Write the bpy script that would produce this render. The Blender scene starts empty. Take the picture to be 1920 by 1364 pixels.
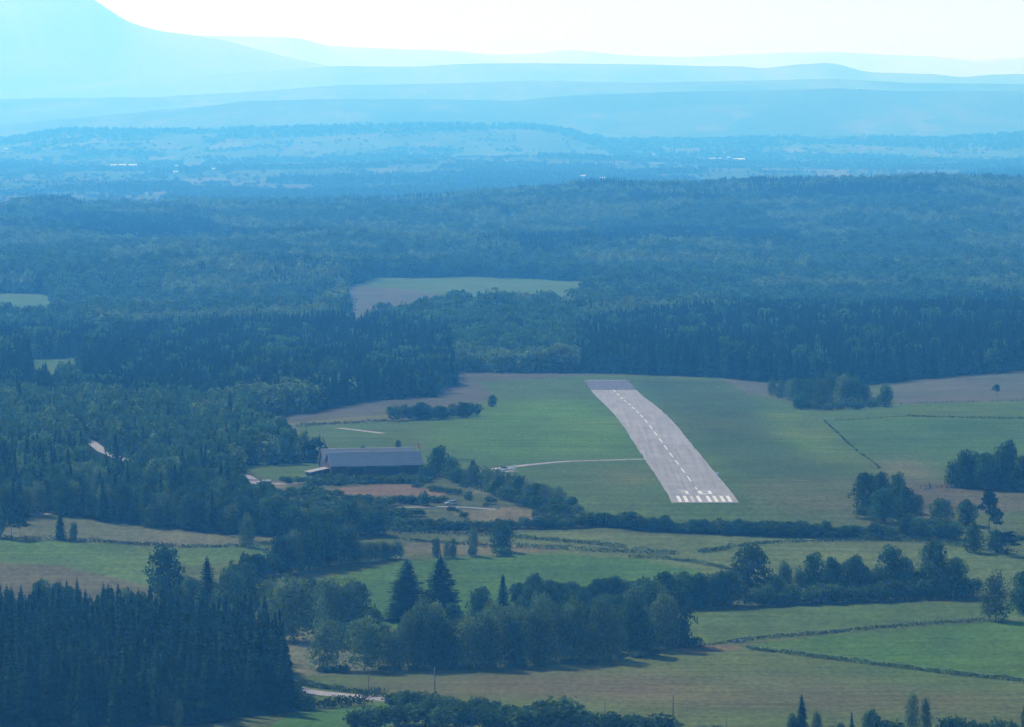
import bpy, math, random
import numpy as np
from mathutils import Vector

R = math.radians
rng = np.random.default_rng(7)
random.seed(7)

# ---------------------------------------------------------------- camera frame (1920x1364 photo pixels, 200 mm lens, eye at the origin)
F, UC, VH = 10667.0, 960.0, 200.0

scene = bpy.context.scene
COL = scene.collection

# ---------------------------------------------------------------- numeric helpers
def hash01(ix, iy, seed=0):
    h = (ix.astype(np.int64) * 374761393 + iy.astype(np.int64) * 668265263 + seed * 974634777) & 0xFFFFFFFF
    h = ((h ^ (h >> 13)) * 1274126177) & 0xFFFFFFFF
    h = (h ^ (h >> 16)) & 0xFFFFFF
    return h / float(0xFFFFFF)

def vnoise(x, y, seed=0):
    x = np.asarray(x, float); y = np.asarray(y, float)
    ix, iy = np.floor(x), np.floor(y)
    fx, fy = x - ix, y - iy
    fx = fx * fx * fx * (fx * (fx * 6 - 15) + 10); fy = fy * fy * fy * (fy * (fy * 6 - 15) + 10)
    a = hash01(ix, iy, seed); b = hash01(ix + 1, iy, seed)
    c = hash01(ix, iy + 1, seed); d = hash01(ix + 1, iy + 1, seed)
    return (a + (b - a) * fx) * (1 - fy) + (c + (d - c) * fx) * fy

def fbm(x, y, seed=0, oct=3):
    s, a, t = 0.0, 0.5, 0.0
    for i in range(oct):
        s = s + a * vnoise(x * 2 ** i, y * 2 ** i, seed + i * 17); t += a; a *= 0.5
    return s / t * 2 - 1

def sstep(a, b, x):
    t = np.clip((x - a) / (b - a), 0, 1)
    return t * t * (3 - 2 * t)

def inpoly(px, py, poly):
    px = np.asarray(px, float); py = np.asarray(py, float)
    r = np.zeros(px.shape, bool); n = len(poly)
    for i in range(n):
        x1, y1 = poly[i]; x2, y2 = poly[(i + 1) % n]
        if y1 == y2: continue
        r ^= ((y1 > py) != (y2 > py)) & (px < (x2 - x1) * (py - y1) / (y2 - y1) + x1)
    return r

# ---------------------------------------------------------------- terrain
def zv(D, v): return -D * (v - VH) / F
_prof = [(0, -167), (1200, -167), (1400, -166.5), (1500, zv(1500, 1364)), (1650, zv(1650, 1270)), (1800, zv(1800, 1160)), (1910, zv(1910, 1077)), (2020, zv(2020, 1000)),
         (2100, zv(2100, 940)), (2166, zv(2166, 916)), (2258, zv(2258, 886)), (2358, zv(2358, 857)), (2457, zv(2457, 830)), (2553, zv(2553, 805)),
         (2640, zv(2640, 786)), (2730, zv(2730, 771)), (2820, zv(2820, 758.5)), (2920, zv(2920, 747)), (3027, zv(3027, 733)), (3150, zv(3150, 713)), (3235, zv(3235, 700)),
         (3330, -152.5), (3800, -158), (4674, -163), (5656, -164), (6637, -160), (7618, -157), (8600, -152), (9300, -170), (10000, -188),
         (12500, -186), (18000, -178), (24000, -165), (34000, -120), (45000, -70), (100000, 100)]
_pd = np.arange(0, 100001, 5.0)
_pz = np.interp(_pd, [p[0] for p in _prof], [p[1] for p in _prof])
_k = np.exp(-0.5 * (np.arange(-24, 25) / 4.5) ** 2); _k /= _k.sum()
_pz = np.convolve(np.pad(_pz, 24, mode='edge'), _k, mode='valid')

def smax(a, b, k):
    h = np.clip(0.5 + 0.5 * (a - b) / k, 0, 1)
    return b + (a - b) * h + k * h * (1 - h)

RIDGES = [  # distance, half width, skyline as photo (u, v) pairs
    (23500, 3600, [(-600, 262), (0, 262), (120, 242), (400, 244), (640, 236), (800, 233), (1000, 235), (1060, 242), (1140, 262), (1300, 262), (1450, 258), (1600, 256), (1750, 260), (1920, 250), (2600, 250)]),
    (28500, 3600, [(-600, 235), (0, 235), (380, 200), (460, 190), (640, 186), (800, 186), (960, 190), (1060, 180), (1300, 172), (1440, 170), (1560, 166), (1700, 172), (1920, 170), (2600, 175)]),
    (33500, 4000, [(-600, 190), (0, 186), (300, 182), (480, 172), (640, 160), (800, 158), (1000, 152), (1200, 156), (1400, 152), (1560, 148), (1700, 156), (1920, 158), (2600, 158)]),
    (43000, 4800, [(-600, 150), (0, 160), (300, 150), (480, 134), (640, 124), (780, 126), (860, 120), (1000, 119), (1200, 121), (1290, 124), (1400, 125), (1420, 130), (1500, 121), (1560, 118), (1590, 126), (1625, 136), (1700, 138), (1760, 140), (1800, 146), (1860, 140), (1920, 139), (2600, 140)]),
    (50000, 7400, [(-900, -66), (-300, -64), (0, -54), (50, -46), (100, -33), (140, -17), (180, 2), (205, 20), (230, 37), (260, 49), (300, 59), (360, 67), (420, 76), (500, 98), (640, 130), (900, 170), (2600, 190)]),
    (80000, 7500, [(-600, 70), (300, 66), (360, 67), (450, 69), (550, 71), (582, 77), (605, 86), (700, 91), (850, 96), (920, 103), (1000, 102), (1035, 97), (1060, 94), (1120, 99), (1180, 105), (1280, 108), (1350, 105), (1480, 99), (1560, 98), (1650, 103), (1740, 106), (1800, 112), (1840, 115), (1880, 110), (1920, 109), (2600, 104)]),
]
R6 = [(-600, 398), (0, 407), (50, 393), (130, 393), (150, 405), (300, 404), (640, 401), (750, 400), (820, 394), (900, 382), (1000, 373), (1060, 365), (1200, 360), (1350, 360), (1450, 358), (1600, 354), (1750, 350), (1850, 350), (1920, 356), (2600, 354)]

def ground(x, y):
    x = np.asarray(x, float); y = np.asarray(y, float)
    x, y = np.broadcast_arrays(x, y)
    D = np.maximum(y, 50.0)
    u = UC + F * x / D
    z = np.interp(D, _pd, _pz)
    rw = 109.9 - 0.01838 * D                                  # runway axis
    near = sstep(18, 90, np.abs(x - rw)) * sstep(300, 900, D) * (1 - sstep(6000, 7000, D))
    z = z + near * 0.55 * fbm(x / 110, y / 140, 3, 2)
    # the plateau falls a little on both sides of the runway's far end
    z = z - 2.0 * sstep(60, 150, x - rw) * sstep(2950, 3150, D) * (1 - sstep(3230, 3400, D))
    fz = sstep(3350, 3900, D) * (1 - sstep(8700, 9600, D))
    z = z + fz * (15 * fbm(x / 430, y / 760, 11, 2))
    # wooded ridge that closes the near plateau
    zr = zv(8600, np.interp(u, [p[0] for p in R6], [p[1] for p in R6]))
    w = np.exp(-((D - 8600) / 560.0) ** 2)
    z = z + (zr - z) * w
    # far plain
    fp = sstep(9900, 11500, D)
    z = z + fp * (17 * fbm(x / 1100, y / 1900, 21, 2) * (1 - sstep(24000, 30000, D)))
    for Dk, wk, tab in RIDGES:
        tu, tv = [p[0] for p in tab], [p[1] for p in tab]
        zk = zv(Dk, sum(np.interp(u + o_, tu, tv) for o_ in (-14, -5, 5, 14)) / 4)
        zk = zk + sstep(20000, 24000, Dk + 0 * D) * 2.5 * fbm(x / 90, y / 300, 31 + int(Dk), 2)
        t = np.abs(D - Dk) / wk
        base = -215.0
        r = base + (zk - base) * np.exp(-t * t)
        z = np.where(D > 10000, smax(z, r, 6.0), z)
    return z

def hit(u, v, dmin=1250.0, dmax=7400.0, step=4.0):
    """ground point seen through photo pixel (u, v)"""
    D = np.arange(dmin, dmax, step)
    x = (u - UC) / F * D
    zr = -(v - VH) / F * D
    g = ground(x, D)
    below = np.nonzero(zr <= g)[0]
    if len(below) == 0:
        i = len(D) - 1; d = D[i]
    else:
        i = below[0]
        if i == 0: d = D[0]
        else:
            a, b = zr[i - 1] - g[i - 1], zr[i] - g[i]
            d = D[i - 1] + step * a / max(a - b, 1e-9)
    xx = (u - UC) / F * d
    return float(xx), float(d), float(ground(xx, d))

# ---------------------------------------------------------------- materials
def newmat(name):
    m = bpy.data.materials.new(name); m.use_nodes = True
    nt = m.node_tree; nt.nodes.clear()
    out = nt.nodes.new('ShaderNodeOutputMaterial')
    return m, nt, out

def N(nt, t, **kw):
    n = nt.nodes.new(t)
    for k, v in kw.items(): setattr(n, k, v)
    return n

def mixcol(nt, mode, fac, a, b):
    n = N(nt, 'ShaderNodeMix', data_type='RGBA', blend_type=mode)
    for i, val in ((0, fac), (6, a), (7, b)):
        if hasattr(val, 'is_linked') or hasattr(val, 'node'): nt.links.new(val, n.inputs[i])
        else: n.inputs[i].default_value = val if i == 0 else (*val, 1)
    return n.outputs[2]

def plain(name, col, rough=0.7, metal=0.0, spec=0.3, var=0.12, scale=0.6, emit=None):
    """paint / wood / metal with a little procedural wear"""
    m, nt, out = newmat(name)
    b = N(nt, 'ShaderNodeBsdfPrincipled')
    tc = N(nt, 'ShaderNodeTexCoord')
    nz = N(nt, 'ShaderNodeTexNoise'); nz.inputs['Scale'].default_value = scale; nz.inputs['Detail'].default_value = 6
    nt.links.new(tc.outputs['Object'], nz.inputs['Vector'])
    mr = N(nt, 'ShaderNodeMapRange'); mr.inputs['From Min'].default_value = 0.3; mr.inputs['From Max'].default_value = 0.7
    mr.inputs['To Min'].default_value = 1 - var; mr.inputs['To Max'].default_value = 1 + var
    nt.links.new(nz.outputs['Fac'], mr.inputs['Value'])
    c = mixcol(nt, 'MULTIPLY', 1.0, col, mr.outputs['Result'])
    nt.links.new(c, b.inputs['Base Color'])
    b.inputs['Roughness'].default_value = rough; b.inputs['Metallic'].default_value = metal
    b.inputs['Specular IOR Level'].default_value = spec
    nt.links.new(b.outputs[0], out.inputs[0])
    return m

def leafmat(name, col, col2, trans=0.3, rvar=0.35):
    """leaves: colour from the clump's tint and each plant's own random value; thin blades let some light through"""
    m, nt, out = newmat(name)
    at = N(nt, 'ShaderNodeAttribute', attribute_name='tint')
    oi = N(nt, 'ShaderNodeObjectInfo')
    base = mixcol(nt, 'MIX', oi.outputs['Random'], col, col2)
    c = mixcol(nt, 'MULTIPLY', 1.0, base, at.outputs['Color'])
    mr = N(nt, 'ShaderNodeMapRange')
    mul = N(nt, 'ShaderNodeMath', operation='MULTIPLY'); mul.inputs[1].default_value = 7.31
    fr = N(nt, 'ShaderNodeMath', operation='FRACT')
    nt.links.new(oi.outputs['Random'], mul.inputs[0]); nt.links.new(mul.outputs[0], fr.inputs[0])
    mr.inputs['To Min'].default_value = 1 - rvar; mr.inputs['To Max'].default_value = 1 + rvar
    nt.links.new(fr.outputs[0], mr.inputs['Value'])
    c = mixcol(nt, 'MULTIPLY', 1.0, c, mr.outputs['Result'])
    d = N(nt, 'ShaderNodeBsdfDiffuse'); t = N(nt, 'ShaderNodeBsdfTranslucent')
    nt.links.new(c, d.inputs['Color']); nt.links.new(c, t.inputs['Color'])
    mx = N(nt, 'ShaderNodeMixShader'); mx.inputs[0].default_value = trans
    nt.links.new(d.outputs[0], mx.inputs[1]); nt.links.new(t.outputs[0], mx.inputs[2])
    nt.links.new(mx.outputs[0], out.inputs[0])
    return m

M = {}
M['broad'] = leafmat('broadleaf_foliage', (0.030, 0.080, 0.024), (0.046, 0.100, 0.030))
M['birch'] = leafmat('birch_foliage', (0.070, 0.130, 0.040), (0.090, 0.142, 0.048), 0.38)
M['conifer'] = leafmat('conifer_needles', (0.012, 0.038, 0.017), (0.017, 0.048, 0.019), 0.14)
M['bush'] = leafmat('bush_foliage', (0.040, 0.088, 0.026), (0.062, 0.108, 0.034))
M['hedge'] = leafmat('hedge_foliage', (0.034, 0.068, 0.022), (0.052, 0.086, 0.028))
M['bark'] = plain('bark', (0.070, 0.055, 0.042), 0.95, 0, 0.1, 0.3, 3)
M['palebark'] = plain('pale_bark', (0.26, 0.24, 0.21), 0.9, 0, 0.1, 0.35, 3)
M['darkwood'] = plain('dark_wood', (0.045, 0.040, 0.036), 0.9, 0, 0.2, 0.25, 1.2)
M['greywood'] = plain('weathered_wood', (0.16, 0.145, 0.13), 0.9, 0, 0.2, 0.25, 1.2)
M['white'] = plain('white_paint', (0.80, 0.80, 0.78), 0.25, 0, 0.5, 0.04, 0.5)
M['offwhite'] = plain('pale_sheet', (0.72, 0.70, 0.66), 0.4, 0, 0.5, 0.1, 0.3)
M['rubber'] = plain('black_rubber', (0.02, 0.02, 0.02), 0.8)
M['glass'] = plain('dark_glass', (0.02, 0.025, 0.03), 0.06, 0, 0.8, 0.05, 1)
M['carpaint_dark'] = plain('dark_car_paint', (0.03, 0.035, 0.045), 0.2, 0, 0.6, 0.05, 1)
M['carpaint_silver'] = plain('silver_car_paint', (0.45, 0.46, 0.48), 0.22, 0.6, 0.6, 0.05, 1)
M['red'] = plain('red_fabric', (0.55, 0.05, 0.04), 0.8)
M['metal'] = plain('grey_metal', (0.35, 0.36, 0.37), 0.4, 0.7, 0.5, 0.1, 2)
M['concrete'] = plain('pale_concrete', (0.50, 0.46, 0.42), 0.85, 0, 0.2, 0.12, 1.5)
M['paint'] = plain('runway_paint', (0.46, 0.445, 0.41), 0.8, 0, 0.2, 0.12, 0.35)
M['fadedpaint'] = plain('faded_runway_paint', (0.30, 0.29, 0.285), 0.8, 0, 0.2, 0.12, 0.35)
M['farmwall'] = plain('rendered_wall', (0.40, 0.36, 0.31), 0.9, 0, 0.2, 0.12, 0.3)

# ---------------------------------------------------------------- mesh helpers
class MB:
    """collects boxes, bars, prisms and free polygons into one mesh"""
    def __init__(s): s.v = []; s.f = []
    def add(s, vs, fs):
        o = len(s.v); s.v += [tuple(p) for p in vs]; s.f += [tuple(i + o for i in f) for f in fs]
        return s
    def box(s, c, d, rz=0.0, taper=1.0):
        cx, cy, cz = c; hx, hy, hz = d[0] / 2, d[1] / 2, d[2] / 2
        vs = []
        for sz, t in ((-1, 1.0), (1, taper)):
            for sx, sy in ((-1, -1), (1, -1), (1, 1), (-1, 1)):
                x, y = sx * hx * t, sy * hy * t
                vs.append((cx + x * math.cos(rz) - y * math.sin(rz), cy + x * math.sin(rz) + y * math.cos(rz), cz + sz * hz))
        return s.add(vs, [(3, 2, 1, 0), (4, 5, 6, 7), (0, 1, 5, 4), (1, 2, 6, 5), (2, 3, 7, 6), (3, 0, 4, 7)])
    def tube(s, pts, radii, n=8, cap=True):
        pts = [Vector(p) for p in pts]; rings = []
        o = len(s.v)
        for i, p in enumerate(pts):
            d = (pts[min(i + 1, len(pts) - 1)] - pts[max(i - 1, 0)]).normalized()
            a = d.orthogonal().normalized() if abs(d.z) < 0.95 else Vector((1, 0, 0))
            a = (a - d * a.dot(d)).normalized(); b = d.cross(a)
            for k in range(n):
                t = 2 * math.pi * k / n
                s.v.append(tuple(p + (a * math.cos(t) + b * math.sin(t)) * radii[i]))
        for i in range(len(pts) - 1):
            for k in range(n):
                k2 = (k + 1) % n
                s.f.append((o + i * n + k, o + i * n + k2, o + (i + 1) * n + k2, o + (i + 1) * n + k))
        if cap:
            s.f.append(tuple(o + k for k in reversed(range(n)))); s.f.append(tuple(o + (len(pts) - 1) * n + k for k in range(n)))
        return s
    def loft(s, rings, cap=True):
        o = len(s.v); n = len(rings[0])
        for r in rings: s.v += [tuple(p) for p in r]
        for i in range(len(rings) - 1):
            for k in range(n):
                k2 = (k + 1) % n
                s.f.append((o + i * n + k, o + i * n + k2, o + (i + 1) * n + k2, o + (i + 1) * n + k))
        if cap:
            s.f.append(tuple(o + k for k in reversed(range(n)))); s.f.append(tuple(o + (len(rings) - 1) * n + k for k in range(n)))
        return s
    def mesh(s, name, mat=None, smooth=False):
        me = bpy.data.meshes.new(name); me.from_pydata(s.v, [], s.f); me.update()
        if mat: me.materials.append(mat)
        if smooth: me.polygons.foreach_set('use_smooth', [True] * len(me.polygons))
        return me
    def build(s, name, mat, parent=None, smooth=False, bevel=0.0):
        o = link(name, s.mesh(name, mat, smooth), parent)
        if bevel:
            b = o.modifiers.new('bevel', 'BEVEL'); b.width = bevel; b.segments = 2; b.limit_method = 'ANGLE'
        return o

def link(name, data, parent=None, loc=None):
    o = bpy.data.objects.new(name, data); COL.objects.link(o)
    if parent: o.parent = parent
    if loc is not None: o.location = loc
    return o

def tag(o, label=None, cat=None, group=None, kind=None):
    if label: o['label'] = label
    if cat: o['category'] = cat
    if group: o['group'] = group
    if kind: o['kind'] = kind
    return o

def empty(name, loc, rz=0.0):
    o = link(name, None, loc=loc); o.rotation_euler = (0, 0, rz); o.empty_display_size = 0.5
    return o

def np_mesh(name, V, Fq, mats, tint=None, matidx=None, ints=None, vecs=None):
    """V (n,3), Fq (m,4) quads -> mesh with per-vertex colour attribute 'tint'"""
    me = bpy.data.meshes.new(name)
    n, m = len(V), len(Fq)
    me.vertices.add(n); me.vertices.foreach_set('co', np.asarray(V, np.float32).ravel())
    if m:
        k = Fq.shape[1]
        me.loops.add(m * k); me.polygons.add(m)
        me.loops.foreach_set('vertex_index', np.asarray(Fq, np.int32).ravel())
        me.polygons.foreach_set('loop_start', np.arange(0, m * k, k, dtype=np.int32))
        try: me.polygons.foreach_set('loop_total', np.full(m, k, np.int32))
        except Exception: pass
        if matidx is not None: me.polygons.foreach_set('material_index', np.asarray(matidx, np.int32))
    for mt in mats: me.materials.append(mt)
    if tint is not None:
        a = me.attributes.new('tint', 'FLOAT_COLOR', 'POINT')
        c = np.ones((n, 4), np.float32); c[:, :3] = tint
        a.data.foreach_set('color', c.ravel())
    for nm, arr in (ints or {}).items():
        a = me.attributes.new(nm, 'INT', 'POINT'); a.data.foreach_set('value', np.asarray(arr, np.int32))
    for nm, arr in (vecs or {}).items():
        a = me.attributes.new(nm, 'FLOAT_VECTOR', 'POINT'); a.data.foreach_set('vector', np.asarray(arr, np.float32).ravel())
    me.update(calc_edges=True)
    return me

# ---------------------------------------------------------------- plant prototypes (unit height, unit crown width)
def unit(v): return v / np.maximum(np.linalg.norm(v, axis=1, keepdims=True), 1e-9)

def leaf_quads(P, Nrm, size, aspect=1.4, r=rng):
    """a lozenge at every point P, facing Nrm"""
    n = len(P)
    t = unit(np.cross(Nrm, r.normal(size=(n, 3)))); b = np.cross(Nrm, t)
    s = np.broadcast_to(np.asarray(size, float), (n,))[:, None]
    V = np.stack([P - t * s * aspect * 0.5, P - b * s * 0.5, P + t * s * aspect * 0.5, P + b * s * 0.5], 1).reshape(-1, 3)
    return V, np.arange(n * 4).reshape(n, 4)

def clump_crown(clumps, per, size, r, flat=1.0, shell=0.55):
    """leaves on the shells of ellipsoid clumps: (cx, cy, cz, rx, rz, tint)"""
    Vs, Ts = [], []
    for cx, cy, cz, rx, rz, ti in clumps:
        d = unit(r.normal(size=(per, 3)))
        rad = (shell + (1 - shell) * r.random(per) ** 0.5)[:, None] * (1 + 0.12 * r.normal(size=(per, 1)))
        P = np.array([cx, cy, cz]) + d * rad * np.array([rx, rx, rz])
        nn = unit(d + 0.75 * r.normal(size=(per, 3)))
        V, _ = leaf_quads(P, nn, size * (0.6 + 0.8 * r.random(per)), 1.4, r)
        Vs.append(V)
        tt = ti * (0.75 + 0.5 * r.random(per))
        Ts.append(np.repeat(tt, 4))
    V = np.concatenate(Vs); T = np.concatenate(Ts)
    V[:, 2] = np.maximum(V[:, 2], 0.005)
    return V, np.arange(len(V)).reshape(-1, 4), np.stack([T, T, T * (0.8 + 0.2 * T)], 1)

def normalise(V, zlo=None):
    w = max(np.ptp(V[:, 0]), np.ptp(V[:, 1])); V[:, :2] /= w
    V[:, 2] *= 1.0 / V[:, 2].max()
    return V

def proto_round(seed, n=16, per=70, size=0.055, low=0.2, oval=1.0, tall=False):
    r = np.random.default_rng(seed); cl = []
    for i in range(n):
        t = (i + 0.5) / n
        z = low + (0.93 - low) * t
        q = (z - low) / (1 - low)
        env = (math.sin(math.pi * min(1, 0.12 + 0.86 * q) ** (0.85 if not tall else 0.7))) ** 0.6
        a = i * 2.4 + r.random() * 1.2
        rr = 0.34 * env * (0.45 + 0.55 * r.random()) * oval
        s = 0.235 * (0.7 + 0.55 * r.random()) * (1.0 if q < 0.75 else 0.8)
        cl.append((rr * math.cos(a), rr * math.sin(a), z, s, s * (0.62 if not tall else 0.9), 0.72 + 0.6 * r.random()))
    cl.append((0, 0, (low + 0.9) / 2, 0.26 * oval, (0.9 - low) * 0.4, 0.75))
    V, Fq, T = clump_crown(cl, per, size, r)
    return normalise(V), Fq, T

def proto_bush(seed, n=11, per=55, size=0.085):
    r = np.random.default_rng(seed); cl = []
    for i in range(n):
        a = i * 2.4 + r.random(); rr = 0.36 * math.sqrt((i + 0.4) / n)
        top = math.sqrt(max(0.05, 1 - (rr / 0.5) ** 2))
        z = top * (0.35 + 0.35 * r.random())
        s = 0.17 + 0.09 * r.random()
        cl.append((rr * math.cos(a), rr * math.sin(a), z, s, 0.26 + 0.1 * r.random(), 0.7 + 0.65 * r.random()))
    V, Fq, T = clump_crown(cl, per, size, r)
    return normalise(V), Fq, T

def proto_spruce(seed, layers=22, branches=11, low=0.06, droop=0.1, kites=3, fat=1.0, ragged=0.25, power=0.85):
    r = np.random.default_rng(seed); V, T = [], []
    for l in range(layers):
        t = l / (layers - 1)
        z0 = low + (1 - low) * t ** 0.92
        rad = 0.5 * (1 - t) ** power * (1 - ragged * r.random() * 0.6) + 0.012
        nb = max(4, int(branches * (0.45 + 0.55 * (1 - t))))
        a0 = r.random() * 6.28; ti = 0.75 + 0.5 * r.random()
        for b in range(nb):
            a = a0 + 6.283 * b / nb + r.normal() * 0.12
            L = rad * (0.75 + 0.35 * r.random())
            ca, sa = math.cos(a), math.sin(a)
            for k in range(kites):
                s0, s1 = L * k / kites * 0.9, L * (k + 1.25) / kites
                w = fat * L * (0.34 - 0.06 * k) * (0.7 + 0.5 * r.random()) + 0.006
                dz = lambda s: z0 - droop * s - 0.25 * s * s + r.normal() * 0.006
                m = (s0 + s1) / 2; za, zm, zb = dz(s0), dz(m), dz(s1)
                V += [(s0 * ca, s0 * sa, za), (m * ca - w * sa, m * sa + w * ca, zm - 0.018), (s1 * ca, s1 * sa, zb), (m * ca + w * sa, m * sa - w * ca, zm - 0.018)]
                T += [ti * (0.75 + 0.5 * r.random())] * 4
    # leader shoot
    for k in range(4):
        a = k * 1.57
        V += [(0, 0, 1.0), (0.012 * math.cos(a), 0.012 * math.sin(a), 0.93), (0, 0, 0.90), (-0.012 * math.sin(a), 0.012 * math.cos(a), 0.94)]; T += [1.0] * 4
    # inner needles so that the stem stays hidden
    n = 90; zz = low + (0.9 - low) * r.random(n); rr = 0.30 * (1 - zz) * np.sqrt(r.random(n)); aa = 6.28 * r.random(n)
    P = np.stack([rr * np.cos(aa), rr * np.sin(aa), zz], 1)
    V2, _ = leaf_quads(P, unit(r.normal(size=(n, 3))), 0.10, 1.3, r)
    V = np.concatenate([np.array(V), V2]); T = np.concatenate([np.array(T), np.full(len(V2), 0.7)])
    V[:, 2] = np.maximum(V[:, 2], 0.01)
    return normalise(V), np.arange(len(V)).reshape(-1, 4), np.stack([T, T, T], 1)

def proto_pine(seed, size=0.06):
    r = np.random.default_rng(seed); cl = []
    for i in range(11):
        z = 0.5 + 0.46 * i / 10 + 0.03 * r.normal()
        a = i * 2.2 + r.random(); rr = (0.30 if i < 8 else 0.12) * (0.3 + 0.7 * r.random())
        cl.append((rr * math.cos(a), rr * math.sin(a), min(z, 0.95), 0.17, 0.055 + 0.03 * r.random(), 0.7 + 0.6 * r.random()))
    V, Fq, T = clump_crown(cl, 60, size, r)
    return normalise(V), Fq, T

def trunk_mb(h, r0, seed, lean=0.02, limbs=5, zl=0.35, rl=0.28):
    r = random.Random(seed); mb = MB()
    pts = [(r.uniform(-lean, lean) * k, r.uniform(-lean, lean) * k, h * k / 4 - 0.02 * (k == 0)) for k in range(5)]
    mb.tube(pts, [r0 * (1.25 if k == 0 else 1) * (1 - 0.19 * k) for k in range(5)], 7)
    for i in range(limbs):
        a = i * 2.4 + r.random(); z = zl + (h - zl) * r.random() * 0.8
        mb.tube([(0, 0, z), (rl * 0.5 * math.cos(a), rl * 0.5 * math.sin(a), z + 0.07), (rl * math.cos(a), rl * math.sin(a), z + 0.16)], [r0 * 0.45, r0 * 0.3, r0 * 0.12], 5)
    return mb

def crown_mesh(name, p, mat):
    V, Fq, T = p
    return np_mesh(name, V, Fq, [mat], T)

KIND = {}   # kind -> list of (crown mesh, trunk mesh)
def setup_kind(k, mat, protos, trunk, bark):
    KIND[k] = [(crown_mesh('crown', p, mat), (trunk_mb(seed=i + 1, **trunk).mesh('trunk', bark, True) if trunk else None)) for i, p in enumerate(protos)]
setup_kind('broadleaf', M['broad'], [proto_round(s, 24, 92, 0.047, 0.09) for s in (1, 2, 3, 4)], dict(h=0.72, r0=0.026), M['bark'])
setup_kind('poplar', M['broad'], [proto_round(s, 22, 80, 0.05, 0.05, 0.9, True) for s in (5, 6)], dict(h=0.8, r0=0.022, rl=0.2), M['bark'])
setup_kind('birch', M['birch'], [proto_round(s, 24, 120, 0.036, 0.10, 0.98, True) for s in (7, 8, 9)], dict(h=0.8, r0=0.017, rl=0.25), M['palebark'])
setup_kind('spruce', M['conifer'], [proto_spruce(s, 22, 12, 0.04, 0.12, 3, 1.1, 0.6, 0.74) for s in (11, 12, 13, 14)], dict(h=0.95, r0=0.018, limbs=0), M['bark'])
setup_kind('fir', M['conifer'], [proto_spruce(s, 26, 17, 0.03, -0.02, 3, 1.1, 0.55, 0.68) for s in (15, 16)], dict(h=0.95, r0=0.02, limbs=0), M['bark'])
setup_kind('pine', M['conifer'], [proto_pine(s) for s in (21, 22)], dict(h=0.86, r0=0.02, limbs=7, zl=0.45, rl=0.3), M['bark'])
setup_kind('bush', M['bush'], [proto_bush(s) for s in (31, 32, 33, 34)], None, None)
NAMES = dict(broadleaf='broadleaf_tree', poplar='oval_tree', birch='birch_tree', spruce='spruce_tree', fir='fir_tree', pine='pine_tree', bush='bush')
_cnt = {}

def plant(kind, x, y, z, w, h, label, group=None, var=None, rz=None):
    i = _cnt.get(kind, 0); _cnt[kind] = i + 1
    pr = KIND[kind][(i if var is None else var) % len(KIND[kind])]
    rot = rng.random() * 6.283 if rz is None else rz
    if pr[1] is None:
        o = link(NAMES[kind], pr[0], loc=(x, y, z - 0.02 * h))
    else:
        o = empty(NAMES[kind], (x, y, z))
        link('crown', pr[0], o); link('trunk', pr[1], o)
    o.rotation_euler = (0, 0, rot); o.scale = (w, w, h)
    tag(o, label, 'bush' if kind == 'bush' else 'tree', group)
    return o

def tree(kind, u, v, hpx, wpx, label, group=None, var=None):
    """base at photo pixel (u, v); height and crown width given in photo pixels, turned into metres at that distance"""
    x, d, z = hit(u, v)
    s = d / F
    wpx *= {'broadleaf': 1.18, 'bush': 1.12}.get(kind, 1.0)
    return plant(kind, x, d, z, wpx * s, hpx * s, label, group, var)

def row(kinds, line, n, hr, wr, label, group, jit=(8, 1.5)):
    """plants along a polyline"""
    P = np.array(line, float); L = np.concatenate([[0], np.cumsum(np.hypot(*(P[1:] - P[:-1]).T))])
    for i in range(n):
        t = L[-1] * (i + 0.5 + rng.uniform(-.3, .3)) / n
        u = np.interp(t, L, P[:, 0]) + rng.uniform(-1, 1) * jit[0] * .5; v = np.interp(t, L, P[:, 1]) + rng.uniform(-1, 1) * jit[1]
        k = kinds[int(rng.integers(len(kinds)))]
        lab = label[k] if isinstance(label, dict) else label
        tree(k, u, v, rng.uniform(*hr), rng.uniform(*wr), lab, group)

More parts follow.
